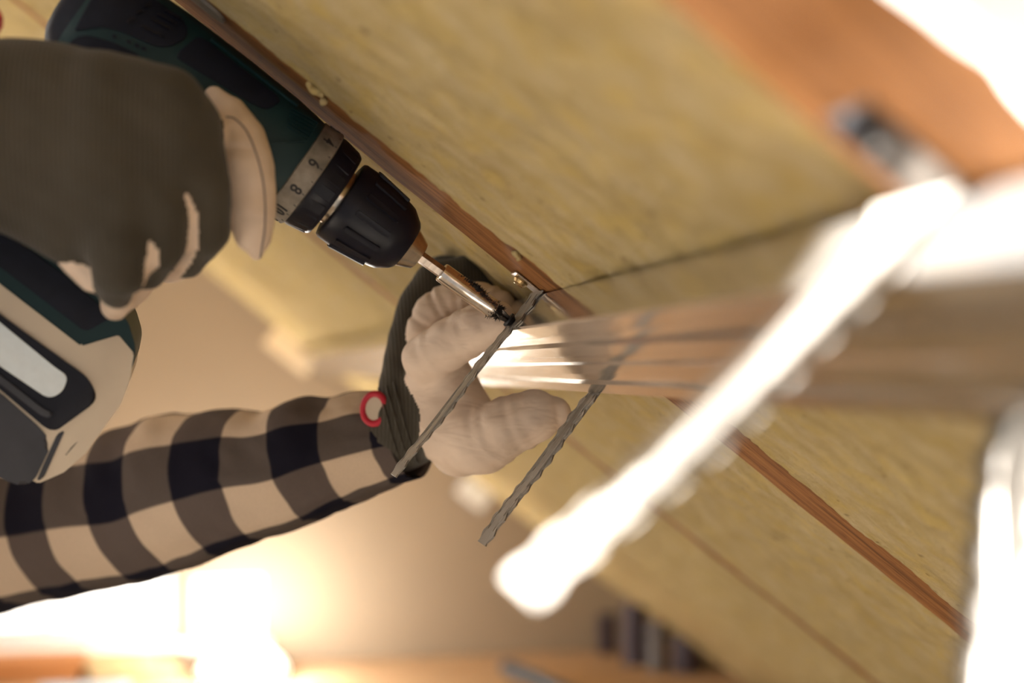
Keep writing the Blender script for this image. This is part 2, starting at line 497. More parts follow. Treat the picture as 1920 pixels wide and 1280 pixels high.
# gable wall at the far end with its two window openings
WY = T_WALL
XL = -3.9
def wall_xz(px, py, d=None):
    r = ray(px, py); k = (WY - CAM[1]) / r[1]; p = CAM + r * k; return p[0], p[2]
w1a = wall_xz(-170, 900); w1b = wall_xz(332, 1196)
w2a = wall_xz(362, 1085); w2b = wall_xz(492, 1196)
def gable_wall():
    bm = bmesh.new()
    zt = lambda x: (ZR + 0.1) - abs(x - XR) * math.tan(TH)
    xs = sorted([XL, XR, w1a[0], w1b[0], w2a[0], w2b[0], EX])
    for i in range(len(xs) - 1):
        a, b = xs[i], xs[i + 1]
        mid = (a + b) / 2; cuts = []
        for (p, q) in ((w1a, w1b), (w2a, w2b)):
            if p[0] < mid < q[0]: cuts = [(q[1], p[1])]
        def quad(z0, z1a, z1b):
            vs = []
            for y in (WY, WY + 0.12):
                vs += [bm.verts.new((a, y, z0)), bm.verts.new((b, y, z0)), bm.verts.new((b, y, z1b)), bm.verts.new((a, y, z1a))]
            for fc in ((0, 1, 2, 3), (7, 6, 5, 4), (0, 4, 5, 1), (1, 5, 6, 2), (2, 6, 7, 3), (3, 7, 4, 0)):
                bm.faces.new([vs[j] for j in fc])
        if cuts:
            quad(0, cuts[0][0], cuts[0][0])
            vs_top = cuts[0][1]
            vs = []
            for y in (WY, WY + 0.12):
                vs += [bm.verts.new((a, y, vs_top)), bm.verts.new((b, y, vs_top)), bm.verts.new((b, y, zt(b))), bm.verts.new((a, y, zt(a)))]
            for fc in ((0, 1, 2, 3), (7, 6, 5, 4), (0, 4, 5, 1), (1, 5, 6, 2), (2, 6, 7, 3), (3, 7, 4, 0)):
                bm.faces.new([vs[j] for j in fc])
        else:
            quad(0, zt(a), zt(b))
    return struct(bm_obj('wall_back', bm, M['plaster']))
gable_wall()
struct(box('wall_right', (EX, -2.0, 0), (EX + 0.12, WY, EZ + 0.1), M['plaster']))
def window(i, a, b, mull):
    t = struct(empty('window_%d' % i, loc=(0, 0, 0)))
    x0, x1, z0, z1 = a[0], b[0], b[1], a[1]
    bm = bmesh.new(); fw = 0.028
    add_box(bm, (x0, WY + 0.02, z0), (x0 + fw, WY + 0.07, z1), 0.003); add_box(bm, (x1 - fw, WY + 0.02, z0), (x1, WY + 0.07, z1), 0.003)
    add_box(bm, (x0 + fw, WY + 0.02, z0), (x1 - fw, WY + 0.07, z0 + fw), 0.003); add_box(bm, (x0 + fw, WY + 0.02, z1 - fw), (x1 - fw, WY + 0.07, z1), 0.003)
    bm_obj('window_frame', bm, M['paint'], t)
    xs = [x0 + fw] + [x0 + (x1 - x0) * q for q in mull] + [x1 - fw]
    for q in range(len(xs) - 1):
        box('pane', (xs[q] + 0.006, WY + 0.042, z0 + fw), (xs[q + 1] - 0.006, WY + 0.048, z1 - fw), M['daylight'], t)
    for x in xs[1:-1]: box('mullion', (x - 0.006, WY + 0.025, z0 + fw), (x + 0.006, WY + 0.065, z1 - fw), M['paint'], t, bev=0.002)
    box('sill', (x0 - 0.02, WY - 0.035, z0 - 0.022), (x1 + 0.02, WY + 0.02, z0), M['paint'], t, bev=0.004)
window(1, w1a, w1b, (0.5,))
window(2, w2a, w2b, ())
fl = struct(empty('floor'))
nx = 24
for i in range(nx):
    x0 = XL + (EX + 0.1 - XL) * i / nx; x1 = XL + (EX + 0.1 - XL) * (i + 1) / nx
    box('floorboard', (x0 + 0.001, -2.0, -0.03), (x1 - 0.001, WY, 0.0), M['floor'], fl)
# unseen opposite slope, boarded white, with an opening added to shape the sunbeam
def left_slope():
    bm = bmesh.new(); u = np.array([-math.cos(TH), 0, -math.sin(TH)]); nn = np.array([math.sin(TH), 0, -math.cos(TH)])
    U1 = 2.75
    # edge of the added opening: its shade line meets the profile just past the near hanger
    q = R(0, -0.372, 0.02); k = 0
    for k in np.linspace(0, 6, 6001):
        g_ = q - np.array(SUN_DIR) * k
        if (g_ - np.array([XR, 0, ZR])) @ nn < 0: break
    hol = [(0.03, 1.75, -1.95 if g_[1] > 0 else -1.95, float(g_[1]))]
    us = sorted({0, U1} | {x for h in hol for x in h[:2]}); ys = sorted({-2.0, WY} | {x for h in hol for x in h[2:]})
    A = np.array([XR, 0, ZR])
    for i in range(len(us) - 1):
        for j in range(len(ys) - 1):
            mu, my = (us[i] + us[i + 1]) / 2, (ys[j] + ys[j + 1]) / 2
            if any(h[0] < mu < h[1] and h[2] < my < h[3] for h in hol): continue
            vs = []
            for k in (0, -0.06):
                for (uu, yy) in ((us[i], ys[j]), (us[i + 1], ys[j]), (us[i + 1], ys[j + 1]), (us[i], ys[j + 1])):
                    vs.append(bm.verts.new(A + u * uu + np.array([0, yy, 0]) + nn * k))
            for fc in ((0, 1, 2, 3), (7, 6, 5, 4), (0, 4, 5, 1), (1, 5, 6, 2), (2, 6, 7, 3), (3, 7, 4, 0)):
                bm.faces.new([vs[q] for q in fc])
    return struct(bm_obj('wall_left', bm, M['white_board']))
left_slope()

# ------------------------------------------------------------------ rafters and insulation
def rough_strip(s0, s1, t0, t1, h0, h1, ns, jag=0.0015, seed=0):
    v = []; f = []
    for i in range(ns + 1):
        s = s0 + (s1 - s0) * i / ns
        j = lambda q: jag * noise.noise(Vector((s * 40, q * 7.3 + seed, seed)))
        v += [(s, -t0 + j(1), h0), (s, -t0 + j(2), h1 - 0.002), (s, -t0 - 0.002 + j(2), h1 + 0.3 * j(3)),
              (s, -t1 + 0.002 + j(4), h1 + 0.3 * j(5)), (s, -t1 + j(4), h1 - 0.002), (s, -t1 + j(6), h0)]
    for i in range(ns):
        for k in range(6):
            k2 = (k + 1) % 6
            f.append((i * 6 + k, i * 6 + k2, (i + 1) * 6 + k2, (i + 1) * 6 + k))
    f.append(tuple(range(6))[::-1]); f.append(tuple(ns * 6 + k for k in range(6)))
    return v, f
raft_t = [(-1.62, -1.55, 'rafter behind the photographer end of the slope'),
          (-1.08, -1.01, 'rafter on the sunlit side past the blurred hanger'),
          (-0.543, -0.447, 'wide blurred orange-brown rafter carrying the near white hanger'),
          (-0.060, 0.012, 'reddish-brown rough-sawn rafter the sharp hanger is screwed to'),
          (0.485, 0.545, 'brown rafter just beyond the gloved left hand'),
          (0.99, 1.05, 'second brown rafter beyond the gloved left hand'),
          (1.49, 1.55, 'third brown rafter beyond the hand, towards the far wall'),
          (2.00, 2.06, 'blurred brown rafter nearest the far cream wall')]
for i, (a, b, lab) in enumerate(raft_t):
    near = -0.6 < a < 0.1
    v, f = rough_strip(S0, S1, a, b, -0.127, -0.014 if a > 0.9 else 0.0, 900 if near else 60, 0.0012 if near else 0.003, i * 3.1)
    o = mesh('rafter', v, f, M['rafter'], mw=MR)
    tag(o, lab, 'rafter', 'rafters of the roof slope')

def batt(name, s0, s1, t0, t1, ds, dt, amp, seed, lab, over0=0.006, over1=0.0, rag=0.004, lipb=0.001, mat_=None):
    """slab of mineral wool between two rafters: lumpy face towards the room, ragged edges"""
    ns = int((s1 - s0) / ds); nt_ = int((t1 - t0) / dt)
    v = []; f = []
    for i in range(ns + 1):
        s = s0 + (s1 - s0) * i / ns
        e0 = t0 - over0 * 0 - rag * (0.6 + 1.2 * noise.noise(Vector((s * 26, seed, 1)))) - rag * 0.7 * noise.noise(Vector((s * 110, seed, 2))) - rag * 0.35 * noise.noise(Vector((s * 320, seed, 4)))
        e1 = t1 + (over1 + rag * (0.5 + 1.2 * noise.noise(Vector((s * 26, seed, 7)))) + rag * 0.8 * noise.noise(Vector((s * 110, seed, 8))) + rag * 0.5 * noise.noise(Vector((s * 320, seed, 9)))) * (1 if over1 else 0)
        for j in range(nt_ + 1):
            q = j / nt_
            t = e0 * (1 - q) + e1 * q if over1 else (t0 + (t1 - t0) * q)
            edge = min(q, 1 - q) * nt_
            fade = 1.0 - 0.85 * math.exp(-(max(t1 - t, 0) / 0.05) ** 2) if over1 else 1.0
            h = -0.004 * fade + amp * fade * (noise.noise(Vector((s * 9, t * 9, seed))) * 0.7 + noise.noise(Vector((s * 38, t * 60, seed + 5))) * 0.42 + noise.noise(Vector((s * 120, t * 190, seed + 9))) * 0.22)
            if over1 and q > 0.5:
                lip = math.exp(-((t1 - t) / 0.03) ** 2) if t < t1 else 1.0
                h += lipb * lip
                if j == nt_: h = 0.0004
                elif j == nt_ - 1: h = max(h - 0.0008, 0.0012)
                elif t > t1 - 0.004: h = max(h, 0.0014)
            if (not over1 or q < 0.5) and edge < 1: h -= 0.006
            if t0 < -0.4 and t0 > -0.5: h -= 0.012 * math.exp(-((t - t0) / 0.09) ** 2)
            v.append((s, -t, h))
    w_ = nt_ + 1
    for i in range(ns):
        for j in range(nt_):
            f.append((i * w_ + j, i * w_ + j + 1, (i + 1) * w_ + j + 1, (i + 1) * w_ + j))
    # back and sides
    nb_ = len(v)
    per = [(i * w_) for i in range(ns + 1)] + [ns * w_ + j for j in range(1, nt_ + 1)] + [i * w_ + nt_ for i in range(ns - 1, -1, -1)] + [j for j in range(nt_ - 1, 0, -1)]
    for p in per:
        x, y, z = v[p]; y = min(max(y, -t1 + 0.001), -t0 - 0.001)
        v.append((x, y, -0.125))
    for i in range(len(per)):
        k = (i + 1) % len(per)
        f.append((per[i], per[k], nb_ + k, nb_ + i))
    f.append(tuple(nb_ + i for i in range(len(per))))
    o = mesh(name, v, f, M['wool'], mw=MR, smooth=True)
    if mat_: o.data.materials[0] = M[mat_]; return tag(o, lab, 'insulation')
    return tag(o, lab, 'insulation', 'mineral wool batts between the rafters')
g = 0.001
batt('insulation_sun_white', -1.4, 1.3, -1.01 + g, -0.543 - g, 0.008, 0.008, 0.016, 1, 'upper right insulation batt beyond the near rafter, coloured white in place of full sun', rag=0.008, over1=0.004, mat_='paint')  # white colour stands in for wool blown out by the sun
batt('insulation_batt', -0.75, 0.95, -0.447 + g, -0.060 - g, 0.0030, 0.0036, 0.008, 2, 'large yellow insulation batt above the metal profile and the drill, ragged along the rafter', rag=0.006, over1=0.004)
batt('insulation_batt', -1.1, 1.25, 0.012 + g, 0.485 - g, 0.005, 0.006, 0.008, 3, 'olive-yellow insulation batt just below the sharp rafter', over1=0.006, lipb=0.004, rag=0.006)
batt('insulation_batt', -1.5, 1.5, 0.545 + g, 0.99 - g, 0.008, 0.008, 0.010, 4, 'insulation batt behind the gloved left hand, one bay past the first far rafter', over1=0.006, lipb=0.003, rag=0.006)
batt('insulation_batt', -1.7, 1.6, 1.05 + g, 1.49 - g, 0.012, 0.012, 0.010, 5, 'blurred insulation batt two bays beyond the gloved left hand')
batt('insulation_batt', -1.9, 1.7, 1.55 + g, 2.00 - g, 0.015, 0.015, 0.010, 6, 'blurred insulation batt three bays beyond the left hand')
batt('insulation_batt', -2.0, 1.7, 2.06 + g, T_WALL - 0.04, 0.02, 0.02, 0.010, 7, 'farthest insulation batt along the cream wall')

def tuft(par, px_s, px_t, sz, seed):
    rnd = random.Random(seed); c = R(px_s, px_t, 0.001)
    chs = []
    for i in range(5):
        a = c + rnd.gauss(0, sz * 0.5) * B + np.array([0, rnd.gauss(0, sz * 0.6), 0]) + N * rnd.uniform(0, sz * 0.35)
        b = a + rnd.gauss(0, sz * 0.4) * B + np.array([0, rnd.gauss(0, sz * 0.4), 0]) + N * rnd.uniform(0, sz * 0.3)
        chs.append(dict(p=[a, b], r=[sz * rnd.uniform(0.28, 0.42), sz * 0.24], m=0, k=sz * 0.5))
    o = blob('wool_tuft', chs, sz * 0.09, [M['wool']], par, smooth_it=1)
    o.matrix_parent_inverse = MR.inverted()
big = [o for o in COL.objects if o.name == 'insulation_batt'][0]
for q in ((-0.163, -0.055, 0.006, 1), (-0.030, -0.052, 0.004, 3)): tuft(big, *q)
# ------------------------------------------------------------------ ceiling profile
def profile(name, t0, t1, lab):
    W, H, th = 0.060, 0.0275, 0.0008
    # outline of the web and flanges as one open line (s, h), the open side to the rafters
    line = [(0.0065, 0.0035), (0.0, 0.0025), (0.0, H - 0.001), (0.001, H), (0.0095, H), (0.0115, H - 0.0016), (0.0165, H - 0.0016), (0.0185, H),
            (0.0265, H), (0.028, H - 0.0009), (0.032, H - 0.0009), (0.0335, H), (0.0415, H), (0.0435, H - 0.0016), (0.0485, H - 0.0016), (0.0505, H), (W - 0.001, H), (W, H - 0.001), (W, 0.0025), (W - 0.0065, 0.0035)]
    c = np.array([W / 2, H / 2])
    inn = []
    for i, p in enumerate(line):
        a = np.array(line[max(i - 1, 0)]); b = np.array(line[min(i + 1, len(line) - 1)]); d = b - a; d /= np.linalg.norm(d)
        nrm = np.array([d[1], -d[0]])
        inn.append(np.array(p) + nrm * th)
    ring = list(map(np.array, line)) + inn[::-1]
    v = []; f = []; n = len(ring)
    ts = [t0 + (t1 - t0) * i / 60 for i in range(61)]
    for t in ts:
        for (s, h) in ring:
            v.append((s + 0.0003 * noise.noise(Vector((t * 6, s * 60, 3))), -t, h + 0.0005 * noise.noise(Vector((t * 5, s * 50, 1)))))
    for i in range(60):
        for k in range(n):
            k2 = (k + 1) % n
            f.append((i * n + k, i * n + k2, (i + 1) * n + k2, (i + 1) * n + k))
    f.append(tuple(range(n))[::-1]); f.append(tuple(60 * n + k for k in range(n)))
    o = mesh(name, v, f, M['zinc'], mw=MR)
    bmm = bmesh.new(); bmm.from_mesh(o.data); bmesh.ops.recalc_face_normals(bmm, faces=bmm.faces); bmm.to_mesh(o.data); bmm.free()
    return tag(o, lab, 'metal profile')
profile('ceiling_profile', -1.5, 2.62, 'long galvanised metal ceiling profile with grooved face held by the gloved left hand')

# ------------------------------------------------------------------ perforated hangers
def strap_mesh(L, W, pitch, th, fold):
    """flat perforated strap, u along, v across, scalloped edges and slots; fold(u, v, w) places it"""
    out = []; a = 0.0050
    nn = int(L / pitch * 10)
    half = lambda u, ph: W / 2 - a * (0.5 - 0.5 * math.cos(2 * PI * (u / pitch + ph)))
    left = [(L * i / nn, -half(L * i / nn, 0.0)) for i in range(nn + 1)]
    right = [(L * i / nn, half(L * i / nn, 0.0)) for i in range(nn, -1, -1)]
    loops = [left + right]
    u = pitch * 0.5
    while u < L - 0.004:
        for (vv, du) in ((-W * 0.24, 0.0), (W * 0.24, 0.0)):
            if u + du < L - 0.004:
                loops.append([(u + du + 0.0034 * math.cos(q * PI / 4), vv + 0.0018 * math.sin(q * PI / 4)) for q in range(8)])
        u += pitch
    tris = tessellate_polygon([[Vector((x, y, 0)) for x, y in lp] for lp in loops])
    flat = [p for lp in loops for p in lp]; n = len(flat)
    v = [fold(x, y, th / 2) for x, y in flat] + [fold(x, y, -th / 2) for x, y in flat]
    f = []
    for t in tris:
        f.append((t[0], t[1], t[2])); f.append((n + t[2], n + t[1], n + t[0]))
    k = 0
    for lp in loops:
        m_ = len(lp)
        for i in range(m_):
            j = (i + 1) % m_
            f.append((k + i, k + j, n + k + j, n + k + i))
        k += m_
    return v, f
def recalc(o):
    b_ = bmesh.new(); b_.from_mesh(o.data); bmesh.ops.recalc_face_normals(b_, faces=b_.faces); b_.to_mesh(o.data); b_.free()
def pan_screw(parent, s, t, h, mt, r=0.0045):
    bm = bmesh.new()
    prof = [(0.0, r), (0.0012, r), (0.0028, r * 0.75), (0.0034, r * 0.3)]
    rings = []
    for hh, rr in prof:
        rings.append([bm.verts.new((s + rr * math.cos(2 * PI * j / 20), -t + rr * math.sin(2 * PI * j / 20), h + hh)) for j in range(20)])
    for i in range(3):
        for j in range(20): bm.faces.new((rings[i][j], rings[i][(j + 1) % 20], rings[i + 1][(j + 1) % 20], rings[i + 1][j]))
    bm.faces.new(rings[-1]); bm.faces.new(rings[0][::-1])
    add_box(bm, (s - r * 0.6, -t - 0.0005, h + 0.0025), (s + r * 0.6, -t + 0.0005, h + 0.0038))
    return bm_obj('screw', bm, mt, parent)
def hanger(t, L0, L1, sp0, sp1, lab, pitch, W=0.032, screw_m='brass', lean0=0.0, lean1=0.0, near=False):
    e = empty('profile_hanger', MR)
    tag(e, lab, 'hanger')
    for side, (s0, L, sp, ln) in enumerate(((-0.0012, L0, sp0, lean0), (0.0612, L1, sp1, lean1))):
        def fold(u, v_, w_):
            q = max(0.0, u - 0.028) / (L - 0.028)
            return (s0 + sp * q ** 1.25 + w_ + 0.0006 * math.sin(u * 90 + side), -(t + v_ + ln * q), 0.0012 + u)
        vv, ff = strap_mesh(L, W, pitch, 0.0009, fold)
        o = mesh('leg', vv, ff, M['strap'], e); recalc(o)
    tb, hw, ex = (t - 0.012, 0.013, 0.014) if near else (t, 0.007, 0.0)
    bm = bmesh.new(); add_box(bm, (-0.019 - ex, -tb - hw, 0.0003), (0.079 + ex, -tb + hw, 0.0015), 0.0004, 1)
    bm_obj('base_plate', bm, M['dark_steel' if near else 'hexs'], e)
    mt_ = M['screw' if near else screw_m]; pan_screw(e, -0.0125 - ex, tb, 0.0015, mt_, 0.0065 if near else 0.0045); pan_screw(e, 0.0725 + ex, tb, 0.0015, mt_)
    return e
hanger(0.000, 0.133, 0.133, -0.0005, 0.0005, 'sharp perforated steel hanger whose legs hang either side of the profile beside the screw', 0.0105)
hanger(-0.460, 0.141, 0.141, -0.022, 0.036, 'blurred white sunlit perforated hanger nearest the camera', 0.0125, W=0.046, lean1=-0.05, near=True)
# plain bracket ends on the same rafter
def bracket(s, t, lab, mt, rot):
    e = empty('bracket_plate', MR); tag(e, lab, 'bracket')
    prof = [(-0.018, -0.008), (0.012, -0.008), (0.018, -0.003), (0.018, 0.003), (0.012, 0.008), (-0.018, 0.008)]
    hole = [(0.006 + 0.0035 * math.cos(q * PI / 4), 0.0017 * math.sin(q * PI / 4)) for q in range(8)]
    c, sn = math.cos(rot), math.sin(rot)
    loops = [round_poly(prof, 0.003, 3), hole]
    tr = tessellate_polygon([[Vector((x, y, 0)) for x, y in lp] for lp in loops]); fl_ = [p for lp in loops for p in lp]; n = len(fl_)
    pl = lambda x, y, z: (s + c * x - sn * y, -t + sn * x + c * y, z)
    v = [pl(x, y, 0.0022) for x, y in fl_] + [pl(x, y, 0.0004) for x, y in fl_]
    f = [tuple(q) for q in tr] + [tuple(n + i for i in q[::-1]) for q in tr]
    k = 0
    for lp in loops:
        for i in range(len(lp)):
            j = (i + 1) % len(lp); f.append((k + i, k + j, n + k + j, n + k + i))
        k += len(lp)
    o = mesh('plate', v, f, mt, e); recalc(o)
    pan_screw(e, s - 0.009 * c, t + 0.009 * sn, 0.0022, M['hexs'], 0.003)
bracket(-0.243, -0.042, 'small grey holed bracket on the rafter above the drill', M['strap'], 0.0)
bracket(0.361, -0.030, 'black bracket strap on the rafter in the bottom right corner', M['screw'], 1.3)

# screw being driven through the hanger into the profile
def drywall_screw():
    e = empty('drywall_screw', Matrix.Translation(Vector(S)) @ MR.to_3x3().to_4x4())
    tag(e, 'black bugle-head screw being driven through the sharp hanger into the profile', 'screw')
    lathe('head', [(-0.0052, 0.0032), (-0.0050, 0.0043), (-0.0040, 0.0045), (-0.0018, 0.0028), (0.0, 0.0019)], M['screw'], e, seg=28)
    pr = []
    for i in range(24):
        x = 0.0005 + i * 0.0005
        pr.append((x, 0.0019 if i % 3 == 0 else 0.0014))
    pr.append((0.0145, 0.0002))
    lathe('shank', pr, M['screw'], e, seg=16, smooth=False)
drywall_screw()

# ------------------------------------------------------------------ cordless drill (X along the spindle to the tip, -Y down the grip, Z to the viewer)
A1 = P(640, 375, 0.786)
dX = Vector(S - A1).normalized()
tc_ = Vector(CAM - P(400, 300, 0.77)); dZ = (tc_ - dX * tc_.dot(dX)).normalized(); dY = dZ.cross(dX)
TIP = Vector(S) - dX * 0.0024
MD = Matrix(((dX[0], dY[0], dZ[0], TIP[0]), (dX[1], dY[1], dZ[1], TIP[1]), (dX[2], dY[2], dZ[2], TIP[2]), (0, 0, 0, 1)))
MDI = MD.inverted()
def D(px, py, z):
    o = MDI @ Vector(CAM); d = MDI.to_3x3() @ Vector(ray(px, py)); k = (z - o.z) / d.z
    q = o + d * k; return (q.x, q.y)
drill = empty('cordless_drill', MD)
tag(drill, 'dark teal cordless drill driver held in the gloved right hand', 'drill')
BS = [(-0.296, 0.010, 0.012), (-0.2945, 0.018, 0.019), (-0.291, 0.024, 0.024), (-0.284, 0.029, 0.028), (-0.270, 0.0325, 0.031), (-0.24, 0.0335, 0.0325),
      (-0.20, 0.0325, 0.0325), (-0.170, 0.031, 0.031), (-0.156, 0.0295, 0.030), (-0.1505, 0.0285, 0.0285)]
def bsec(x):
    for i in range(len(BS) - 1):
        if x <= BS[i + 1][0]:
            q = max(0, (x - BS[i][0]) / (BS[i + 1][0] - BS[i][0]))
            return BS[i][1] + q * (BS[i + 1][1] - BS[i][1]), BS[i][2] + q * (BS[i + 1][2] - BS[i][2])
    return BS[-1][1:]
SE = 2.5
def bsurf(x, y):
    hy, hz = bsec(x); q = min(0.999, abs(y / hy)); return hz * (1 - q ** SE) ** (1 / SE)
def body():
    v = []; f = []; n = 56
    xs = [b_[0] for b_ in BS]
    for x in xs:
        hy, hz = bsec(x)
        for j in range(n):
            a = 2 * PI * j / n; c, s_ = math.cos(a), math.sin(a)
            v.append((x, hy * math.copysign(abs(c) ** (2 / SE), c), hz * math.copysign(abs(s_) ** (2 / SE), s_)))
    for i in range(len(xs) - 1):
        for j in range(n):
            k = (j + 1) % n; f.append((i * n + j, i * n + k, (i + 1) * n + k, (i + 1) * n + j))
    f.append(tuple(range(n))); f.append(tuple((len(xs) - 1) * n + j for j in range(n))[::-1])
    o = mesh('motor_housing', v, f, M['teal'], drill, smooth=True); recalc(o); sharp(o, 40)
    o.data.materials.append(M['navy'])
    for p in o.data.polygons:
        if p.center.x < -0.2845: p.material_index = 1
    return o
house = body()
def patch(name, pix, mt, parent, lift=0.0009, rings=7, rnd=0.004):
    pts = round_poly([D(a, b, 0.030) for a, b in pix], rnd, 3)
    pts = [np.array(p) for p in pts]
    dense = []
    for i in range(len(pts)):
        a, b = pts[i], pts[(i + 1) % len(pts)]; k = max(1, int(np.linalg.norm(b - a) / 0.004))
        dense += [a + (b - a) * q / k for q in range(k)]
    c = sum(dense) / len(dense); n = len(dense); v = []; f = []
    fr = [1.0, 1.0, 0.985] + [0.97 * (1 - q / rings) for q in range(rings)]
    lf = [-0.0012, lift * 0.6, lift] + [lift] * rings
    for q, l in zip(fr, lf):
        for p in dense:
            x, y = c + (p - c) * q
            hy, hz = bsec(x); y = max(-hy * 0.995, min(hy * 0.995, y))
            z = bsurf(x, y); nv = Vector((0, (abs(y / hy) ** (SE - 1)) * math.copysign(1, y) / hy, (z / hz) ** (SE - 1) / hz)).normalized()
            v.append((x, y + nv.y * l, z + nv.z * l))
    for i in range(len(fr) - 1):
        for j in range(n):
            k = (j + 1) % n; f.append((i * n + j, i * n + k, (i + 1) * n + k, (i + 1) * n + j))
    f.append(tuple((len(fr) - 1) * n + j for j in range(n)))
    o = mesh(name, v, f, mt, parent, smooth=True); recalc(o); sharp(o, 45); return o
vp = patch('vent_panel', [(136, 62), (160, 44), (228, 60), (296, 90), (322, 88), (347, 74), (352, 58), (345, 38), (290, -2), (240, -32), (175, -12)], M['navy'], drill)
patch('side_panel', [(372, 66), (326, 106), (364, 130), (418, 162), (472, 195), (499, 208), (525, 192), (523, 182), (445, 122), (391, 79)], M['navy'], drill)
patch('rear_grip', [(121, 99), (134, 72), (160, 65), (210, 78), (268, 106), (240, 150), (140, 150)], M['navy'], drill)
def body_bar(name, p0, p1, wpx, mt, parent, lift=0.0012):
    p0 = np.array(p0, float); p1 = np.array(p1, float); d = p1 - p0; d /= np.linalg.norm(d); q = np.array([-d[1], d[0]]) * wpx / 2
    return patch(name, [p0 + q, p1 + q, p1 - q, p0 - q], mt, parent, lift, 1, 0.0008)
for p0, p1 in (((238, 42), (250, 35)), ((254, 28), (266, 20)), ((268, 15), (280, 8)), ((282, 36), (316, 56)), ((294, 28), (328, 47)), ((264, 49), (304, 70)), ((306, 20), (338, 38))):
    body_bar('vent_slot', p0, p1, 5, M['black'], vp, 0.0022)
for p in ((215, 69), (242, 79), (257, 86), (270, 92)):
    body_bar('slot', (p[0] - 4, p[1] - 2), (p[0] + 4, p[1] + 2), 7, M['navy'], drill, 0.0008)
for i in range(6):
    body_bar('grip_rib', (538 + i * 1.5, 236 - i * 6.5), (578 + i * 4, 262 - i * 6.0), 2.6, M['teal'], drill, 0.0014)
body_bar('ridge', (395, 72), (560, 198), 4, M['teal'], drill, 0.0012)
body_bar('ridge', (499, 268), (575, 264), 4, M['teal'], drill, 0.0012)
# torque ring with its numerals
lathe('torque_ring', [(-0.1506, 0.0285), (-0.1500, 0.0293), (-0.1385, 0.0298), (-0.1378, 0.0290)], M['ring'], drill, seg=72)
def numeral(txt, ang):
    cu = bpy.data.curves.new('numeral', 'FONT'); cu.body = txt; cu.size = 0.0094; cu.align_x = 'CENTER'; cu.align_y = 'CENTER'
    cu.resolution_u = 4; cu.extrude = 0.00012; cu.offset = 0.00016
    tmp = bpy.data.objects.new('tmp', cu); COL.objects.link(tmp)
    dg = bpy.context.evaluated_depsgraph_get(); me = bpy.data.meshes.new_from_object(tmp.evaluated_get(dg))
    bpy.data.objects.remove(tmp)
    r0 = 0.0297
    for v in me.vertices:                      # glyph up points to the chuck, glyph right runs down round the ring
        gx, gy, gz = v.co
        a = ang + gx * 0.85 / r0
        r = r0 + 0.0001 + gz
        v.co = (-0.1443 + gy, -r * math.sin(a), r * math.cos(a))
    me.materials.clear()
    o = link('numeral', me, M['ink'], drill); return o
for i, tx in enumerate(('2', '4', '6', '8', '10', '12')):
    numeral(tx, math.radians(-77.5 + i * 32.5))
for i in range(11):                               # tick marks along the front edge
    a = math.radians(-60 + i * 16)
    bm = bmesh.new(); add_box(bm, (-0.1400, -0.0002, 0.0296), (-0.1386, 0.0002, 0.02995))
    bm_obj('tick_mark', bm, M['ink'], drill, Matrix.Rotation(a, 4, 'X'))
lathe('collar', [(-0.1378, 0.0272), (-0.1375, 0.0282), (-0.1355, 0.0285), (-0.1245, 0.0262), (-0.1232, 0.0252)], M['black'], drill, seg=72)
for i in range(18):
    a = 2 * PI * i / 18 + 0.1
    bm = bmesh.new()
    add_prism(bm, round_poly([(-0.1360, -0.0036), (-0.1250, -0.0034), (-0.1250, 0.0034), (-0.1360, 0.0036)], 0.001, 2), 0.0262, 0.0284, 0.0005, 1)
    for v in bm.verts:
        if v.co.z > 0.027: v.co.z += -0.0018 * (v.co.x + 0.136) / 0.011
    bm_obj('grip_rib', bm, M['black'], drill, Matrix.Rotation(a, 4, 'X'))
lathe('spindle', [(-0.124, 0.0165), (-0.1195, 0.0165)], M['nose'], drill, seg=40)
lathe('chuck', [(-0.1200, 0.0210), (-0.1195, 0.0233), (-0.1180, 0.0241), (-0.110, 0.0243), (-0.098, 0.0233), (-0.086, 0.0211), (-0.0825, 0.0202), (-0.0760, 0.0156), (-0.0745, 0.0138)], M['black'], drill, seg=72)
def chuck_r(x):
    return float(np.interp(x, [-0.118, -0.110, -0.098, -0.086], [0.0241, 0.0243, 0.0233, 0.0211]))
for i in range(14):
    a0 = 2 * PI * i / 14 + 0.05
    for k, (x0, x1) in enumerate(((-0.1105, -0.0885),)):
        bm = bmesh.new()
        pts = round_poly([(x0, -0.0021), (x1, -0.0019), (x1, 0.0019), (x0, 0.0021)], 0.0012, 3)
        a_ = [bm.verts.new((x, y, chuck_r(x) - 0.0012)) for x, y in pts]; b_ = [bm.verts.new((x, y * 0.8, chuck_r(x) + 0.0013)) for x, y in pts]
        bm.faces.new(b_); bm.faces.new(a_[::-1])
        for j in range(len(pts)): bm.faces.new((a_[j], a_[(j + 1) % len(pts)], b_[(j + 1) % len(pts)], b_[j]))
        bm_obj('chuck_rib', bm, M['black'], drill, Matrix.Rotation(a0, 4, 'X'))
lathe('chuck_nose', [(-0.0750, 0.0126), (-0.0748, 0.0128), (-0.0655, 0.0084), (-0.0650, 0.0070)], M['nose'], drill, seg=48)
lathe('hex_shaft', [(-0.0700, 0.0036), (-0.0475, 0.0036)], M['hexs'], drill, Matrix.Rotation(0.3, 4, 'X'), seg=6, smooth=False)
bh = lathe('bit_holder', [(-0.0500, 0.0046), (-0.0498, 0.0054), (-0.0490, 0.0057), (-0.0135, 0.0057), (-0.0125, 0.0053), (-0.0123, 0.0040)], M['chrome'], drill, seg=40)
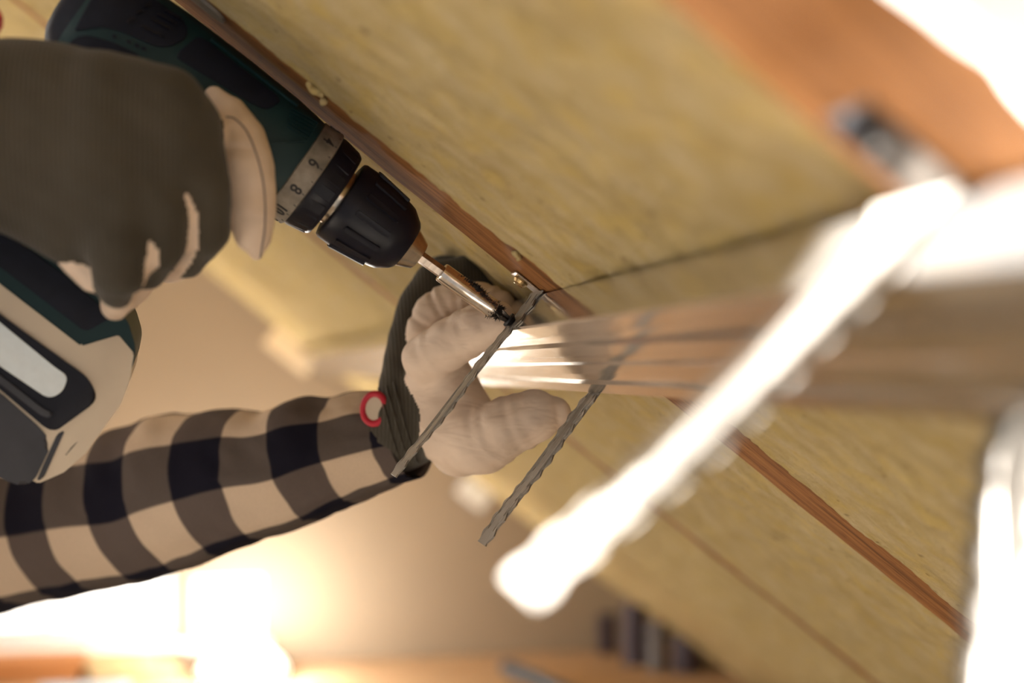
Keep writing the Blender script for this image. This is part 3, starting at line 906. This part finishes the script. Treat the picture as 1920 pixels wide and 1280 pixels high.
def bit():
    bm = bmesh.new()
    secs = [(-0.0130, 0.0034, 0.0034), (-0.0090, 0.0033, 0.0026), (-0.0075, 0.0031, 0.0016), (-0.0030, 0.0022, 0.0009), (-0.0005, 0.0013, 0.0006)]
    rings = []
    for x, ro, ri in secs:
        rings.append([bm.verts.new((x, (ro if j % 4 < 2 else ri) * math.cos(2 * PI * (j + 0.5) / 16), (ro if j % 4 < 2 else ri) * math.sin(2 * PI * (j + 0.5) / 16))) for j in range(16)])
    for i in range(len(rings) - 1):
        for j in range(16): bm.faces.new((rings[i][j], rings[i][(j + 1) % 16], rings[i + 1][(j + 1) % 16], rings[i + 1][j]))
    bm.faces.new(rings[0]); bm.faces.new(rings[-1])
    return bm_obj('driver_bit', bm, M['dark_steel'], drill)
bit()
def filings():
    v = []; f = []
    rnd = random.Random(3)
    for i in range(560):
        c = rnd.random()
        if c < 0.40: x = rnd.gauss(-0.0300, 0.0035); a = rnd.gauss(0.95, 0.16)
        elif c < 0.65: x = rnd.uniform(-0.030, -0.014); a = rnd.gauss(0.62, 0.10) - (x + 0.03) * 12
        else: x = rnd.gauss(-0.0105, 0.0018); a = rnd.uniform(-1.5, 1.5)
        if x > -0.0125: r = 0.0033 + 0.0004 * rnd.random()
        else: r = 0.0056
        p = Vector((x, r * math.sin(a), r * math.cos(a))); nrm = Vector((rnd.uniform(-.8, .8), math.sin(a), math.cos(a))).normalized()
        l = rnd.uniform(0.0008, 0.0030); sd = Vector((rnd.uniform(-1, 1), rnd.uniform(-1, 1), rnd.uniform(-1, 1))).cross(nrm).normalized() * 0.00022
        s2 = sd.cross(nrm).normalized() * 0.00022
        k = len(v); v += [p + sd, p - sd * 0.5 + s2, p - sd * 0.5 - s2, p + nrm * l]
        f += [(k, k + 1, k + 3), (k + 1, k + 2, k + 3), (k + 2, k, k + 3)]
    o = mesh('filings', v, f, M['filings'], bh); o['kind'] = 'stuff'
filings()
# grip, foot and battery
def loft_grip():
    a = D(255, 190, 0.0); b = D(20, 560, 0.0)
    v = []; f = []; n = 32
    for i in range(13):
        q = i / 12; cx = a[0] + (b[0] - a[0]) * q; cy = a[1] + (b[1] - a[1]) * q
        w_ = 0.020 + 0.002 * math.cos(q * 9); z_ = 0.0165 + 0.001 * math.cos(q * 7)
        for j in range(n):
            t = 2 * PI * j / n; v.append((cx + w_ * math.cos(t), cy, z_ * math.sin(t)))
    for i in range(12):
        for j in range(n):
            k = (j + 1) % n; f.append((i * n + j, i * n + k, (i + 1) * n + k, (i + 1) * n + j))
    f.append(tuple(range(n))); f.append(tuple(12 * n + j for j in range(n))[::-1])
    o = mesh('grip', v, f, M['navy'], drill, smooth=True); recalc(o)
loft_grip()
ZF = 0.036
def DP(pix, z=ZF): return [D(a, b, z) for a, b in pix]
def prism2(name, pix, z0, z1, mt, parent, r=0.003, bev=0.0015, seg=3):
    o = prism(name, round_poly(DP(pix), r, 4), z0, z1, mt, parent, bev=bev, seg=seg)
    o.data.polygons.foreach_set('use_smooth', [True] * len(o.data.polygons)); sharp(o, 30); return o
prism2('foot', [(-230, 215), (0, 390), (120, 488), (212, 570), (240, 602), (255, 652), (246, 700), (180, 720), (0, 580), (-230, 400)], -0.036, ZF - 0.0006, M['teal'], drill, 0.004, 0.003)
prism2('foot_panel', [(-225, 262), (0, 428), (115, 512), (212, 594), (160, 622), (0, 500), (-225, 330)], ZF - 0.001, ZF + 0.0006, M['navy'], drill, 0.003, 0.0005)
bat = prism2('battery', [(-230, 353), (0, 532), (152, 649), (222, 628), (251, 662), (243, 715), (225, 760), (160, 850), (120, 885), (72, 906), (40, 890), (-230, 700)], -0.0365, ZF + 0.0002, M['ivory'], drill, 0.0008, 0.0012, 2)
prism2('battery_frame', [(-225, 400), (0, 588), (130, 682), (165, 706), (186, 748), (104, 808), (85, 800), (0, 728), (-225, 548)], ZF - 0.003, ZF + 0.0022, M['black'], bat, 0.006, 0.0016)
prism2('battery_label', [(-215, 430), (0, 602), (105, 688), (129, 704), (118, 734), (92, 746), (0, 684), (-215, 505)], ZF + 0.0015, ZF + 0.0027, M['label'], bat, 0.004, 0.0004)
prism2('frame_lip', [(-215, 524), (0, 700), (82, 764), (100, 772), (96, 782), (80, 778), (0, 716), (-215, 538)], ZF + 0.0015, ZF + 0.0036, M['grey_pl'], bat, 0.003, 0.0012)
prism2('battery_button', [(-225, 560), (0, 735), (74, 800), (98, 830), (66, 898), (44, 912), (0, 896), (-225, 740)], ZF - 0.006, ZF + 0.001, M['grey_pl'], bat, 0.005, 0.003)
prism2('side_strip', [(108, 812), (122, 806), (82, 896), (68, 902)], ZF - 0.004, ZF + 0.001, M['grey_pl'], bat, 0.002, 0.001)
prism2('latch_gap', [(134, 838), (147, 826), (128, 848), (122, 854)], ZF - 0.002, ZF + 0.0006, M['black'], bat, 0.001, 0.0003)
# trigger behind the index finger
prism2('trigger', [(420, 300), (448, 330), (410, 410), (372, 400), (380, 340)], -0.009, 0.009, M['black'], drill, 0.006, 0.002)

# ------------------------------------------------------------------ the worker
person = None
def wp(px, py, d): return P(px, py, d)
LW = wp(738, 815, 0.935); LE = wp(-330, 1075, 1.17)
RW = wp(-95, 235, 0.665); RE = np.array([-0.56, -0.20, 1.56])
SHL = np.array([-0.74, 0.29, 1.43]); SHR = np.array([-0.74, -0.11, 1.43])
HC = np.array([-0.66, 0.09, 1.69])
def V3(a, r): return (a[0], a[1], a[2], r)
body_ch = [cw([V3(HC + [0, 0, 0.03], 0.083), V3(HC + [0.02, 0, -0.05], 0.066)], 0), cw([V3(HC + [-0.02, 0, -0.08], 0.052), (-0.73, 0.09, 1.46, 0.058)], 0),
           cw([V3(HC + [0.085, 0, 0.0], 0.012), V3(HC + [0.105, 0, -0.025], 0.014)], 0, 0.012),
           cw([V3(HC + [0.0, 0.085, 0.0], 0.014), V3(HC + [-0.005, 0.088, -0.035], 0.010)], 0, 0.008), cw([V3(HC + [0.0, -0.085, 0.0], 0.014), V3(HC + [-0.005, -0.088, -0.035], 0.010)], 0, 0.008),
           cw([V3(HC + [0.078, 0.02, -0.062], 0.008), V3(HC + [0.078, -0.02, -0.062], 0.008)], 0, 0.010),
           cw([V3(SHL, 0.058), V3(SHR, 0.058)], 0), cw([(-0.75, 0.09, 1.38, 0.12), (-0.77, 0.09, 1.15, 0.115), (-0.77, 0.09, 0.95, 0.125)], 0),
           cw([V3(SHL, 0.055), V3(LE, 0.042), V3(LW, 0.024)], 0, 0.02), cw([V3(SHR, 0.055), V3(RE, 0.042), V3(RW, 0.024)], 0, 0.02),
           cw([(-0.77, 0.17, 0.92, 0.095), (-0.74, 0.19, 0.5, 0.062), (-0.78, 0.20, 0.09, 0.045)], 0), cw([(-0.77, 0.01, 0.92, 0.095), (-0.70, -0.03, 0.5, 0.062), (-0.76, -0.05, 0.09, 0.045)], 0)]
person = blob('person', body_ch, 0.012, [M['skin']], smooth_it=1)
tag(person, 'worker in checked plaid shirt and work gloves, drilling overhead and steadying the metal profile', 'person')
blob('hair', [cw([V3(HC + [-0.018, 0, 0.055], 0.088), V3(HC + [-0.045, 0, 0.0], 0.078)], 0)], 0.012, [M['hair']], person, smooth_it=1)
for y in (-0.032, 0.032):
    blob('eye', [cw([V3(HC + [0.072, y, 0.02], 0.011)], 0)], 0.004, [M['paint']], person, smooth_it=1)
blob('trousers', [cw([(-0.77, 0.10, 0.99, 0.128), (-0.77, 0.08, 0.94, 0.13)], 0), cw([(-0.77, 0.17, 0.92, 0.108), (-0.74, 0.19, 0.5, 0.082), (-0.78, 0.20, 0.11, 0.07)], 0), cw([(-0.77, 0.01, 0.92, 0.108), (-0.70, -0.03, 0.5, 0.082), (-0.76, -0.05, 0.11, 0.07)], 0)], 0.014, [M['denim']], person, smooth_it=1)
for x, y in ((-0.78, 0.20), (-0.76, -0.05)):
    blob('boot', [cw([(x, y, 0.10, 0.062), (x, y, 0.06, 0.06)], 0), cw([(x, y, 0.055, 0.055), (x + 0.15, y, 0.046, 0.046)], 0)], 0.012, [M['boot']], person, smooth_it=1)
def add_uv(o, fn):
    uv = o.data.uv_layers.new(name='UVMap')
    co = [v.co for v in o.data.vertices]
    for l in o.data.loops: uv.data[l.index].uv = fn(co[l.vertex_index])
shirt = blob('shirt', [cw([V3(SHL, 0.078), V3(SHR, 0.078)], 0), cw([(-0.75, 0.09, 1.38, 0.142), (-0.77, 0.09, 1.15, 0.138), (-0.77, 0.09, 0.88, 0.145)], 0),
                       cw([V3(SHR, 0.076), V3(RE, 0.062), V3(RE * 0.16 + RW * 0.84, 0.045)], 0, 0.02), cw([V3(SHL, 0.076), V3(SHL * 0.05 + LE * 0.95, 0.064)], 0, 0.02)], 0.014, [M['plaid']], person, smooth_it=1)
add_uv(shirt, lambda c: (c.z / 0.075, (c.x * 0.5 + c.y) / 0.075))
# left sleeve: a tube of cloth with folds
def sleeve():
    ctl = [(-420, 1105, 1.21, 160, 160), (-200, 1045, 1.14, 158, 156), (0, 992, 1.080, 152, 152), (130, 968, 1.050, 147, 148), (250, 946, 1.025, 147, 146), (340, 920, 1.005, 147, 146), (430, 898, 0.985, 133, 134), (520, 880, 0.968, 117, 119), (600, 856, 0.953, 110, 110), (670, 838, 0.940, 99, 96), (722, 826, 0.930, 93, 88), (770, 816, 0.921, 85, 82)]
    pts = []; rad = []
    for a, b, d, ru, rd in ctl:
        pts.append(P(a, b, d)); rad.append((ru * d / F, rd * d / F))
    n = 10
    C = catmull(pts, n); RR = catmull(rad, n)
    arc = np.concatenate([[0], np.cumsum(np.linalg.norm(np.diff(C, axis=0), axis=1))])
    u0 = arc[2 * n]                                    # where the photograph's frame cuts the arm
    seg = 72; v = []; uvs = []
    for i, c in enumerate(C):
        d = C[min(i + 1, len(C) - 1)] - C[max(i - 1, 0)]; d /= np.linalg.norm(d)
        toc = CAM - c; toc = toc - d * (toc @ d); toc /= np.linalg.norm(toc)
        upv = np.cross(d, toc)
        if upv[2] < 0: upv = -upv
        for j in range(seg):
            a = 2 * PI * j / seg
            r = RR[i][0] if math.sin(a) > 0 else RR[i][1]
            q = arc[i]
            wr = 0.0030 * noise.noise(Vector((q * 22, a * 1.6, 2))) + 0.0018 * noise.noise(Vector((q * 60 + a * 2.0, a * 2.2, 5))) + 0.0022 * math.sin(q * 120 + 2 * a) * max(0, math.sin(a)) * (0.5 + 0.5 * noise.noise(Vector((q * 15, 1, 1))))
            fade = 0.35 if i > len(C) - 8 else 1.0
            # seam ridge along the underside
            da = (a - (2 * PI - math.radians(60)) + PI) % (2 * PI) - PI
            ridge = 0.0012 * math.exp(-(da / 0.05) ** 2)
            rr = r + wr * fade + ridge
            v.append(c + toc * math.cos(a) * rr * 0.95 + upv * math.sin(a) * rr)
            uvs.append(((q - u0 - 0.079) / 0.074, -(math.degrees(a if a < PI else a - 2 * PI) - 16) / 92.0))
    f = []; ring = len(C)
    for i in range(ring - 1):
        for j in range(seg):
            k = (j + 1) % seg; f.append((i * seg + j, i * seg + k, (i + 1) * seg + k, (i + 1) * seg + j))
    # turned-in hem at the wrist
    last = (ring - 1) * seg; base = len(v); c = C[-1]
    for j in range(seg): v.append(c + (v[last + j] - c) * 0.90 - (C[-1] - C[-2]) / np.linalg.norm(C[-1] - C[-2]) * 0.004)
    for j in range(seg): v.append(c + (v[last + j] - c) * 0.86 - (C[-1] - C[-3]) / np.linalg.norm(C[-1] - C[-3]) * 0.03)
    for q in range(2):
        a0 = last if q == 0 else base; b0 = base + q * seg
        for j in range(seg):
            k = (j + 1) % seg; f.append((a0 + j, a0 + k, b0 + k, b0 + j))
    o = mesh('sleeve', v, f, M['plaid'], shirt, smooth=True)
    recalc(o)
    uv = o.data.uv_layers.new(name='UVMap'); nv = len(uvs)
    for p in o.data.polygons:
        vi = [o.data.loops[l].vertex_index for l in p.loop_indices]
        uu = [uvs[i] if i < nv else uvs[last + (i - base) % seg] for i in vi]
        m0 = max(q[1] for q in uu)
        for l, q in zip(p.loop_indices, uu):
            y = q[1]
            if m0 - y > 1.5: y += 360 / 92.0
            uv.data[l].uv = (q[0], y)
    return o
sleeve()

# gloves -----------------------------------------------------------
def fold_disp(sc, amp):
    def fn(G):
        return amp * (np.sin(G[:, 0] * sc + G[:, 2] * sc * 0.6) * np.sin(G[:, 2] * sc * 0.8 - G[:, 1] * sc * 0.4 + 1.0))
    return fn
K_, L_ = 0, 1
rg = [
    # back of the hand and wrist
    ch([(-170, 250, 0.655, 36), (-40, 235, 0.660, 38), (60, 245, 0.672, 40)], K_, 0.010),
    ch([(60, 245, 0.672, 40), (190, 215, 0.664, 30), (292, 222, 0.668, 26)], K_, 0.014),
    ch([(60, 275, 0.672, 38), (190, 300, 0.662, 31), (300, 290, 0.668, 24)], K_, 0.014),
    ch([(40, 290, 0.680, 32), (150, 390, 0.672, 28), (240, 400, 0.670, 25)], K_, 0.014),
    # index (laid along the trigger guard, leather side showing)
    ch([(330, 235, 0.685, 18), (388, 262, 0.704, 11)], K_, 0.008),
    ch([(402, 178, 0.722, 5), (428, 214, 0.716, 9.5), (453, 262, 0.709, 12.4), (465, 320, 0.704, 13.6), (471, 390, 0.704, 12.6), (475, 440, 0.706, 9.4), (480, 476, 0.709, 3.8)], L_, 0.005),
    # middle
    ch([(330, 255, 0.672, 22), (376, 350, 0.672, 14.5), (380, 430, 0.682, 13.5), (352, 492, 0.700, 8)], K_, 0.006),
    ch([(352, 360, 0.690, 11), (356, 440, 0.693, 12), (334, 496, 0.706, 8), (316, 510, 0.730, 6)], L_, 0.003),
    # ring
    ch([(270, 340, 0.664, 22), (300, 400, 0.662, 14), (298, 460, 0.668, 12.5), (278, 512, 0.684, 8)], K_, 0.005),
    ch([(280, 430, 0.680, 10), (278, 490, 0.684, 11), (258, 532, 0.700, 8), (240, 556, 0.720, 7)], L_, 0.003),
    # little finger
    ch([(200, 400, 0.664, 20), (222, 450, 0.656, 15), (224, 505, 0.660, 13.0), (214, 545, 0.672, 8)], K_, 0.005),
    ch([(205, 500, 0.676, 12), (222, 555, 0.682, 9), (216, 574, 0.700, 7)], L_, 0.003),
    # leather heel of the palm against the foot of the drill
    ch([(36, 384, 0.668, 10), (72, 412, 0.662, 8.5), (92, 432, 0.664, 7)], L_, 0.003),
    ch([(104, 440, 0.668, 5), (140, 492, 0.668, 6.5), (168, 530, 0.672, 4.5)], L_, 0.003),
    # thumb, round the far side of the grip
    ch([(80, 250, 0.70, 26), (200, 190, 0.745, 17), (330, 250, 0.775, 13), (400, 300, 0.775, 11)], L_, 0.010),
]
# slits of leather showing between the fingers
rglove = blob('glove', rg, 0.0016, [M['knit'], M['leather']], person, disp=fold_disp(260, 0.0004))
def paint(o, pix, mi):
    '''leather inlay between the fingers: faces lying along a line on the glove's surface'''
    from mathutils.bvhtree import BVHTree
    me = o.data; t = BVHTree.FromPolygons([v.co for v in me.vertices], [p.vertices for p in me.polygons])
    cen = np.array([p.center[:] for p in me.polygons]); idx = np.array([p.material_index for p in me.polygons])
    for a, b, r in catmull(pix, 8):
        d = Vector(ray(a, b)).normalized(); q = t.ray_cast(Vector(CAM), d)
        if q[0] is None or q[3] > 1.2: continue
        idx[np.linalg.norm(cen - np.array(q[0][:]), axis=1) < r / 1000] = mi
    me.polygons.foreach_set('material_index', idx.astype(np.int32)); me.update()
paint(rglove, [(349, 366, 0.8), (358, 392, 2.0), (363, 420, 2.6), (361, 450, 2.9), (351, 484, 2.9), (330, 515, 2.6)], 1)
paint(rglove, [(282, 454, 0.8), (285, 472, 2.6), (283, 495, 3.6), (276, 518, 3.3), (270, 535, 2.2)], 1)
rglove['label'] = 'olive knit right glove with beige leather finger, gripping the drill'
# seam thread along the index finger
sp_ = [P(a, b, d) for a, b, d in ((424, 219, 0.6975), (441, 223, 0.6945), (463, 247, 0.6925), (480, 287, 0.6905), (492, 332, 0.6900), (497, 382, 0.6930), (496, 430, 0.6930), (491, 462, 0.6985), (488, 482, 0.705))]
sp_ = catmull(sp_, 8)
def surf_snap(o, pts, lift):
    """drop points onto the mesh along the line from the eye outwards"""
    from mathutils.bvhtree import BVHTree
    me = o.data; t = BVHTree.FromPolygons([v.co for v in me.vertices], [p.vertices for p in me.polygons])
    out = []
    for p in pts:
        d = (Vector(p) - Vector(CAM)).normalized(); q = t.ray_cast(Vector(CAM), d)
        if q[0] is not None and (q[0] - Vector(p)).length < 0.06: out.append(q[0] - d * lift)
    return out
st = surf_snap(rglove, sp_, 0.0001)
if len(st) > 4:
    o = tube('seam', st, 0.0005, M['thread'], rglove, seg=6)
    k = len(st)
tube('cuff_tag', catmull([P(-55, 125, 0.665), P(-24, 78, 0.66), P(-3, 44, 0.658), P(-14, 20, 0.662), P(-44, 42, 0.665), P(-85, 125, 0.665)], 6), 0.0022, M['red'], rglove, seg=8)

lg = [
    # cuff and back of the hand
    ch([(690, 828, 0.945, 26), (745, 808, 0.925, 27), (782, 785, 0.912, 27)], K_, 0.010),
    ch([(760, 720, 0.915, 17), (772, 640, 0.925, 16), (783, 575, 0.930, 13.5), (815, 527, 0.932, 13), (872, 513, 0.930, 12), (915, 540, 0.925, 10)], K_, 0.008),
    ch([(830, 520, 0.955, 15), (890, 520, 0.950, 13), (930, 550, 0.940, 11)], K_, 0.006),
    ch([(820, 560, 0.965, 15), (890, 555, 0.960, 13), (935, 580, 0.950, 11)], K_, 0.006),
    # palm
    ch([(824, 735, 0.905, 19), (862, 800, 0.895, 23), (862, 838, 0.895, 19)], L_, 0.010),
    ch([(858, 800, 0.893, 22), (900, 822, 0.878, 20)], L_, 0.010),
    ch([(826, 700, 0.893, 19), (850, 760, 0.893, 19)], L_, 0.010),
    ch([(860, 730, 0.905, 13), (872, 790, 0.890, 16)], L_, 0.008),
    # index
    ch([(800, 672, 0.880, 15.5), (850, 640, 0.864, 15.5), (900, 612, 0.852, 14.5), (932, 598, 0.846, 11.5)], L_, 0.005, 0.0, (0.0004, 0.010, 1.0)),
    # middle, its leather side curled behind the index
    ch([(795, 622, 0.905, 12), (812, 585, 0.903, 12.5), (850, 562, 0.900, 12), (900, 560, 0.895, 11), (940, 572, 0.890, 9.5)], L_, 0.003, 0.0, (0.0013, 0.007, 0.0)),
    # thumb
    ch([(905, 825, 0.876, 20), (950, 800, 0.864, 18.5), (1000, 780, 0.858, 16.5), (1040, 775, 0.860, 10.5)], L_, 0.008, 0.0, (0.0006, 0.0095, 0.5)),
]
def left_disp(G):
    return 0.0004 * np.sin(G[:, 0] * 240 + G[:, 2] * 160) * np.sin(G[:, 2] * 210 - G[:, 1] * 90)
lglove = blob('glove', lg, 0.0017, [M['knit'], M['leather']], person, disp=left_disp)
lglove['label'] = 'beige leather left glove with olive ribbed cuff, pinching the profile'
# ribs of the cuff
ax = (P(772, 780, 0.915) - P(690, 828, 0.945)); ax /= np.linalg.norm(ax)
from mathutils.bvhtree import BVHTree
def cuff_ribs():
    me = lglove.data; t = BVHTree.FromPolygons([v.co for v in me.vertices], [p.vertices for p in me.polygons])
    for k in range(3):
        base = [((738 - k * 14, 716 + k * 6), (752 - k * 14, 770 + k * 2), (766 - k * 15, 820), (783 - k * 16, 868 - k * 1))][0]
        pts = catmull([P(a, b, 0.9) for a, b in base], 10)
        out = []
        for p in pts:
            d = (Vector(p) - Vector(CAM)).normalized(); q = t.ray_cast(Vector(CAM), d)
            if q[0] is not None and q[3] < 1.1: out.append(q[0] - d * 0.0004)
        if len(out) > 3: tube('cuff_rib', out, 0.0009, M['knit'], lglove, seg=6)
cuff_ribs()
def tab():
    c = Vector(P(702, 766, 0.900)); z = (Vector(CAM) - c).normalized(); z = (z + Vector((-0.45, 0, 0.1))).normalized()
    x = z.cross(Vector((0, 0, 1))).normalized(); y = z.cross(x)
    mw = Matrix(((x[0], y[0], z[0], c[0]), (x[1], y[1], z[1], c[1]), (x[2], y[2], z[2], c[2]), (0, 0, 0, 1)))
    rim = [(mw @ Vector((0.0078 * math.cos(q * PI / 14), 0.0095 * math.sin(q * PI / 14), 0))) for q in range(28)]
    tube('cuff_tag', rim, 0.0022, M['red'], lglove, seg=8, closed=True)
    v = [mw @ Vector((0.0066 * math.cos(q * PI / 14), 0.0082 * math.sin(q * PI / 14), 0.0006)) for q in range(28)] + [mw @ Vector((0.0066 * math.cos(q * PI / 14), 0.0082 * math.sin(q * PI / 14), -0.0012)) for q in range(28)]
    mesh('tag_centre', v, [tuple(range(28)), tuple(range(55, 27, -1))] + [(q, 28 + q, 28 + (q + 1) % 28, (q + 1) % 28) for q in range(28)], M['ivory'], lglove)
tab()

# ------------------------------------------------------------------ far end of the room
BZ = 0.965
def bx_px(px0, px1, y): # x range on a line at depth y
    out = []
    for px in (px0, px1):
        r = ray(px, 1200); k = (y - CAM[1]) / r[1]; out.append((CAM + r * k)[0])
    return out
bench = empty('workbench', loc=(0, 0, 0)); tag(bench, 'brown plank worktable standing against the far cream wall', 'workbench')
bx0, bx1 = -1.0, 1.02
for i in range(10):
    y0 = 1.35 + i * 0.134  # front planks reach out unseen so the profile reflects a lit top
    box('plank', (bx0, y0, BZ - 0.04), (bx1, y0 + 0.132, BZ), M['bench'], bench, bev=0.003)
for x in (bx0 + 0.06, bx1 - 0.12):
    for y in (1.42, 2.60): box('leg', (x, y, 0.0), (x + 0.07, y + 0.07, BZ - 0.04), M['bench'], bench, bev=0.004)
for i in range(9):
    z1_ = BZ - 0.042 - i * 0.1
    box('reflector_board', (bx0 + 0.02, 1.37, z1_ - 0.098), (bx1 - 0.02, 1.39, z1_), M['pine'], bench, bev=0.002)  # unseen pale boards added to brighten the reflection in the profile
def board(px0, px1, y, z0, z1, mt, lab, dpt=0.10):
    a, b = bx_px(px0, px1, y)
    o = box('board', (a, y, z0), (b, y + dpt, z1), mt, bev=0.003); tag(o, lab, 'board', 'boards stacked under the window'); return o
board(-300, 145, 2.56, BZ + 0.001, BZ + 0.028, M['orange_wood'], 'orange-brown board under the window at the left edge, lower of two')
board(-300, 155, 2.565, BZ + 0.0285, BZ + 0.052, M['orange_wood'], 'orange-brown board under the window at the left edge, upper of two')
board(168, 330, 2.56, BZ + 0.001, BZ + 0.026, M['pine'], 'short pale pine board beside the orange boards, lower of two')
board(160, 290, 2.565, BZ + 0.0265, BZ + 0.046, M['pine'], 'short pale pine board beside the orange boards, upper of two')
a, b = bx_px(60, 235, 2.35)
tag(box('sheet_pack', (a, 2.33, BZ + 0.001), (b, 2.48, BZ + 0.016), M['blue_sheet'], bev=0.004), 'pale blue-grey flat pack lying on the bench in front of the boards', 'sheet')
# lit bench lamp
lamp = empty('bench_lamp', loc=tuple(P(455, 1270, 3.25))); lamp.location.z = BZ
tag(lamp, 'white dome lamp shining on the bench below the bright window', 'lamp')
def zl(name, prof, mt, parent):
    return lathe(name, prof, mt, parent, Matrix.Rotation(-PI / 2, 4, 'Y'), seg=40)
zl('lamp_base', [(0.0, 0.06), (0.008, 0.06), (0.012, 0.05), (0.014, 0.015)], M['paint'], lamp)
zl('lamp_shade', [(0.014, 0.098), (0.02, 0.100), (0.035, 0.094), (0.05, 0.080), (0.068, 0.058), (0.082, 0.032), (0.088, 0.012)], M['lampglass'], lamp)
# wall runner strips, added and coloured bright to stand in for lit patches
def runner(s0, s1, lab, mt):
    o = mesh('lit_patch_strip', *rough_strip(s0, s1, 2.625, 2.665, -0.004, 0.048, 20, 0.0006, s0 * 9), mt, mw=MR)
    tag(o, lab, 'light patch')
runner(-0.085, 0.040, 'painted lit patch where the slope meets the far wall, left of the wrist', M['pale'])
runner(0.505, 0.580, 'painted white lit patch at the wall junction right of the wrist', M['paint'])
# post and rolls at the eaves
px0, px1 = bx_px(1128, 1156, 2.62)
tag(box('wall_post', (px0, 2.62, BZ + 0.001), (px1, 2.66, R(0, 0, 0)[2] - (px0) * math.tan(TH) - 0.075), M['plum'], bev=0.003), 'dark upright post standing on the bench at the eaves', 'post')
def roll(px, y, r, h, mt, lab):
    x = bx_px(px, px, y)[0]
    e = empty('membrane_roll', loc=(x, y, BZ + 0.001)); tag(e, lab, 'roll', 'membrane rolls at the eaves')
    zl('wrap', [(0.0, r * 0.55), (0.0, r), (h, r), (h, r * 0.55), (h - 0.03, r * 0.5)], mt, e)
    zl('core', [(0.004, r * 0.4), (h + 0.006, r * 0.4), (h + 0.006, r * 0.3)], M['bench'], e)
roll(1190, 2.50, 0.030, 0.145, M['plum'], 'short black-plum roll standing by the dark post')
roll(1232, 2.42, 0.024, 0.115, M['grey'], 'grey roll standing between two dark ones at the eaves')
roll(1288, 2.40, 0.036, 0.085, M['plum'], 'dark roll at the right end of the bench under the slope')
hp = catmull([P(948, 1212, 3.30), P(985, 1232, 3.22), P(1020, 1258, 3.14), P(1062, 1300, 3.04), P(1110, 1360, 2.95)], 8)
hp[:, 2] = BZ + 0.017
tag(tube('hose', hp, 0.016, M['blue'], seg=12), 'dark blue hose lying on the bench below the blurred hanger tip', 'hose')
